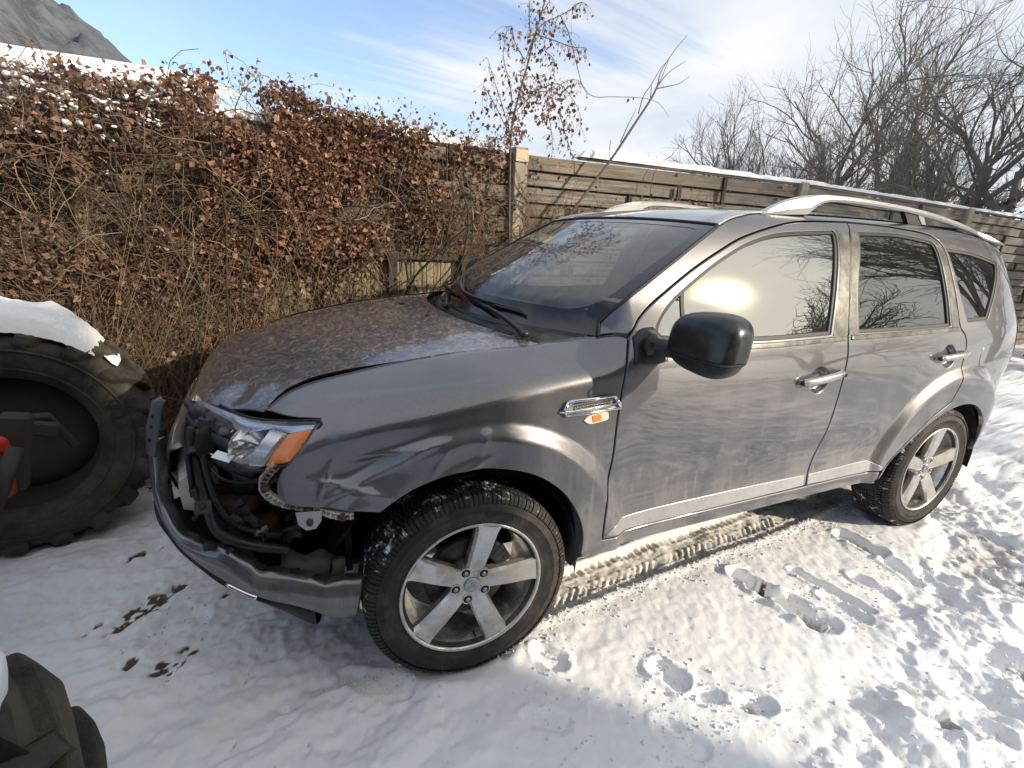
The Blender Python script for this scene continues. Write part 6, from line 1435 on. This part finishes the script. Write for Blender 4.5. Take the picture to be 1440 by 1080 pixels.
bare_tree('bare_tree', 'tallest bare tree in the middle of the row beyond the fence', azp(56.4, 18.5), [(-.12, 1, 1), (.25, .95, 1.05), (-.5, .8, .7)], 24, 8.8, .11, spread=.85, up=.05, nch=(5, 5, 4, 4, 3), minr=.0038)
bare_tree('bare_tree', 'big bare tree with thick leaning ivy-clad trunk in front of the church spire', azp(64.6, 14.5), [(.38, .92, 1.0), (.1, 1, .85), (-.3, .95, .6)], 25, 8.8, .14, ivy=True, spread=.85, up=.05, nch=(5, 4, 4, 4, 3), minr=.0038)
bare_tree('bare_tree', 'bare tree with drooping crown at the right edge above the roof rail', azp(71.5, 11), [(-.15, 1, 1), (.4, .9, 1), (-.55, .8, .8)], 26, 9.5, .10, spread=.85, up=.03)
bare_tree('bare_tree', 'thin bare saplings cluster between the tall tree and the church spire', azp(60.4, 16.5), [(-.3, 1, .7), (.1, 1, .9), (.45, .9, .7)], 27, 5.6, .06, spread=.6)
# trees that only the windows mirror, on the sunny side of the yard
bare_tree('bare_tree', 'broad bare tree mirrored in the rear side windows', (14.6, -3.9, 0), [(-.35, .9, .95), (.1, 1, 1), (.5, .8, .9)], 28, 10.5, .26, spread=.8, up=.04, minr=.010, nch=(5, 5, 4, 4, 3))
bare_tree('bare_tree', 'small bare tree mirrored low in the front door window', (11.2, -7.7, 0), [(-.4, .9, .8), (-.1, 1, 1), (.3, 1, 1), (.6, .7, .8)], 29, 6.0, .13, spread=.9, up=.04, minr=.009)
# dark conifer
cf = thing('conifer', 'dark conical evergreen tree left of the church spire', 'tree', azp(59.9, 25)); rgc = np.random.default_rng(5)
m = MB(); m.tube([(0, 0, 0), (0, 0, 5.4)], [.16, .02], 8); m.build('trunk', bark2, cf)
C_ = []
for i in range(15000): u = rgc.uniform(0, 1)**.8; z = .6+4.7*u; rr = (1-u)*1.75*(.55+.45*math.sin(z*7+rgc.uniform(0, 1.0)))*rgc.uniform(.25, 1)**.5+.04; a = rgc.uniform(0, 6.28); C_.append((rr*math.cos(a), rr*math.sin(a), z-.15*rr))
v, f = leaf_arrays(np.array(C_), .13, rgc, .4); cfm = mat('conifer_needles', (.035, .032, .020), .8); t = NT(cfm); t.set('Base Color', t.mix(t.noise(2, 4), (.085, .062, .045), (.035, .036, .026))); o = obj('foliage', v, f, cfm, cf, False); o['kind'] = 'stuff'
# church
ch = thing('church', 'distant church with a pointed green spire behind the bare trees', 'church', azp(62.9, 150)); cop = mat('green_copper', (.16, .27, .26), .6); st_ = mat('church_plaster', (.55, .52, .46), .9)
m = MB(); m.box((0, 0, 7.5), (2.0, 2.0, 7.5)); m.build('tower', st_, ch)
V = [(2.1*math.cos(a), 2.1*math.sin(a), 15) for a in np.arange(8)/8*2*np.pi+.39]; m = MB(); V2 = [(x*.55, y*.55, 18.2) for x, y, z in V]; m.add(V+V2+[(0, 0, 24.2)], [(i, (i+1) % 8, 8+(i+1) % 8, 8+i) for i in range(8)]+[(8+i, 8+(i+1) % 8, 16) for i in range(8)]); m.build('spire', cop, ch)
m = MB(); m.box((0, 0, 24.9), (.08, .08, .8)); m.box((0, 0, 25.2), (.35, .08, .08)); m.build('cross', steel, ch)
for a in range(4): m = MB(); m.box((0, 0, 0), (.5, .06, .9)); o = m.build('belfry_window', cavity_black, ch); o.location = (2.03*math.cos(a*R(90)), 2.03*math.sin(a*R(90)), 12.8); o.rotation_euler = (0, 0, a*R(90)+R(90))
m = MB(); m.box((8, 4, 4), (7, 4, 4)); m.build('nave_wall', st_, ch); m = MB(); m.prism([(0, 8), (8, 8), (4, 12)], 0, 1, 15); m.build('nave_roof', cop, ch)
# unseen building added on the sunny side to shade the left of the yard
shade_caster = thing('shade_caster', 'unseen timber building added behind the photographer to shade the left of the yard', 'shade_caster')
E0 = np.array([.70+.695*6.0, -1.48-.719*6.0]); caster_w = mat('shade_caster_boards', (.14, .10, .07), .85); t = NT(caster_w); t.set('Base Color', t.mix(t.noise(3, 6, .6, (6, 6, .4)), (.15, .145, .145), (.06, .06, .06)))
bx1 = E0[0]; bh = 4.6
i = 0; x = bx1-9.0
while x < bx1-.01: w = min(.30, bx1-x); m = MB(); m.box((0, 0, bh/2), (w/2-.004, .015, bh/2)); o = m.build('board', caster_w, shade_caster); o.location = (x+w/2, E0[1], 0); x += .30
m = MB(); m.box((bx1-4.5, E0[1]-3.05, bh/2), (4.48, 3.0, bh/2-.02)); m.build('wall_core', caster_w, shade_caster)
m = MB(); m.prism([(E0[1]+.25, bh), (E0[1]-3.05, bh+1.0), (E0[1]-6.4, bh)], 0, bx1-9.2, bx1+.05); m.build('roof', dark_wood, shade_caster)
m = MB(); m.box((bx1-3.5, E0[1]+.03, 1.3), (1.2, .02, 1.3)); d_ = m.build('door', dark_wood, shade_caster); m = MB(); m.box((bx1-2.5, E0[1]+.06, 1.2), (.02, .02, .12)); m.build('handle', steel, d_)
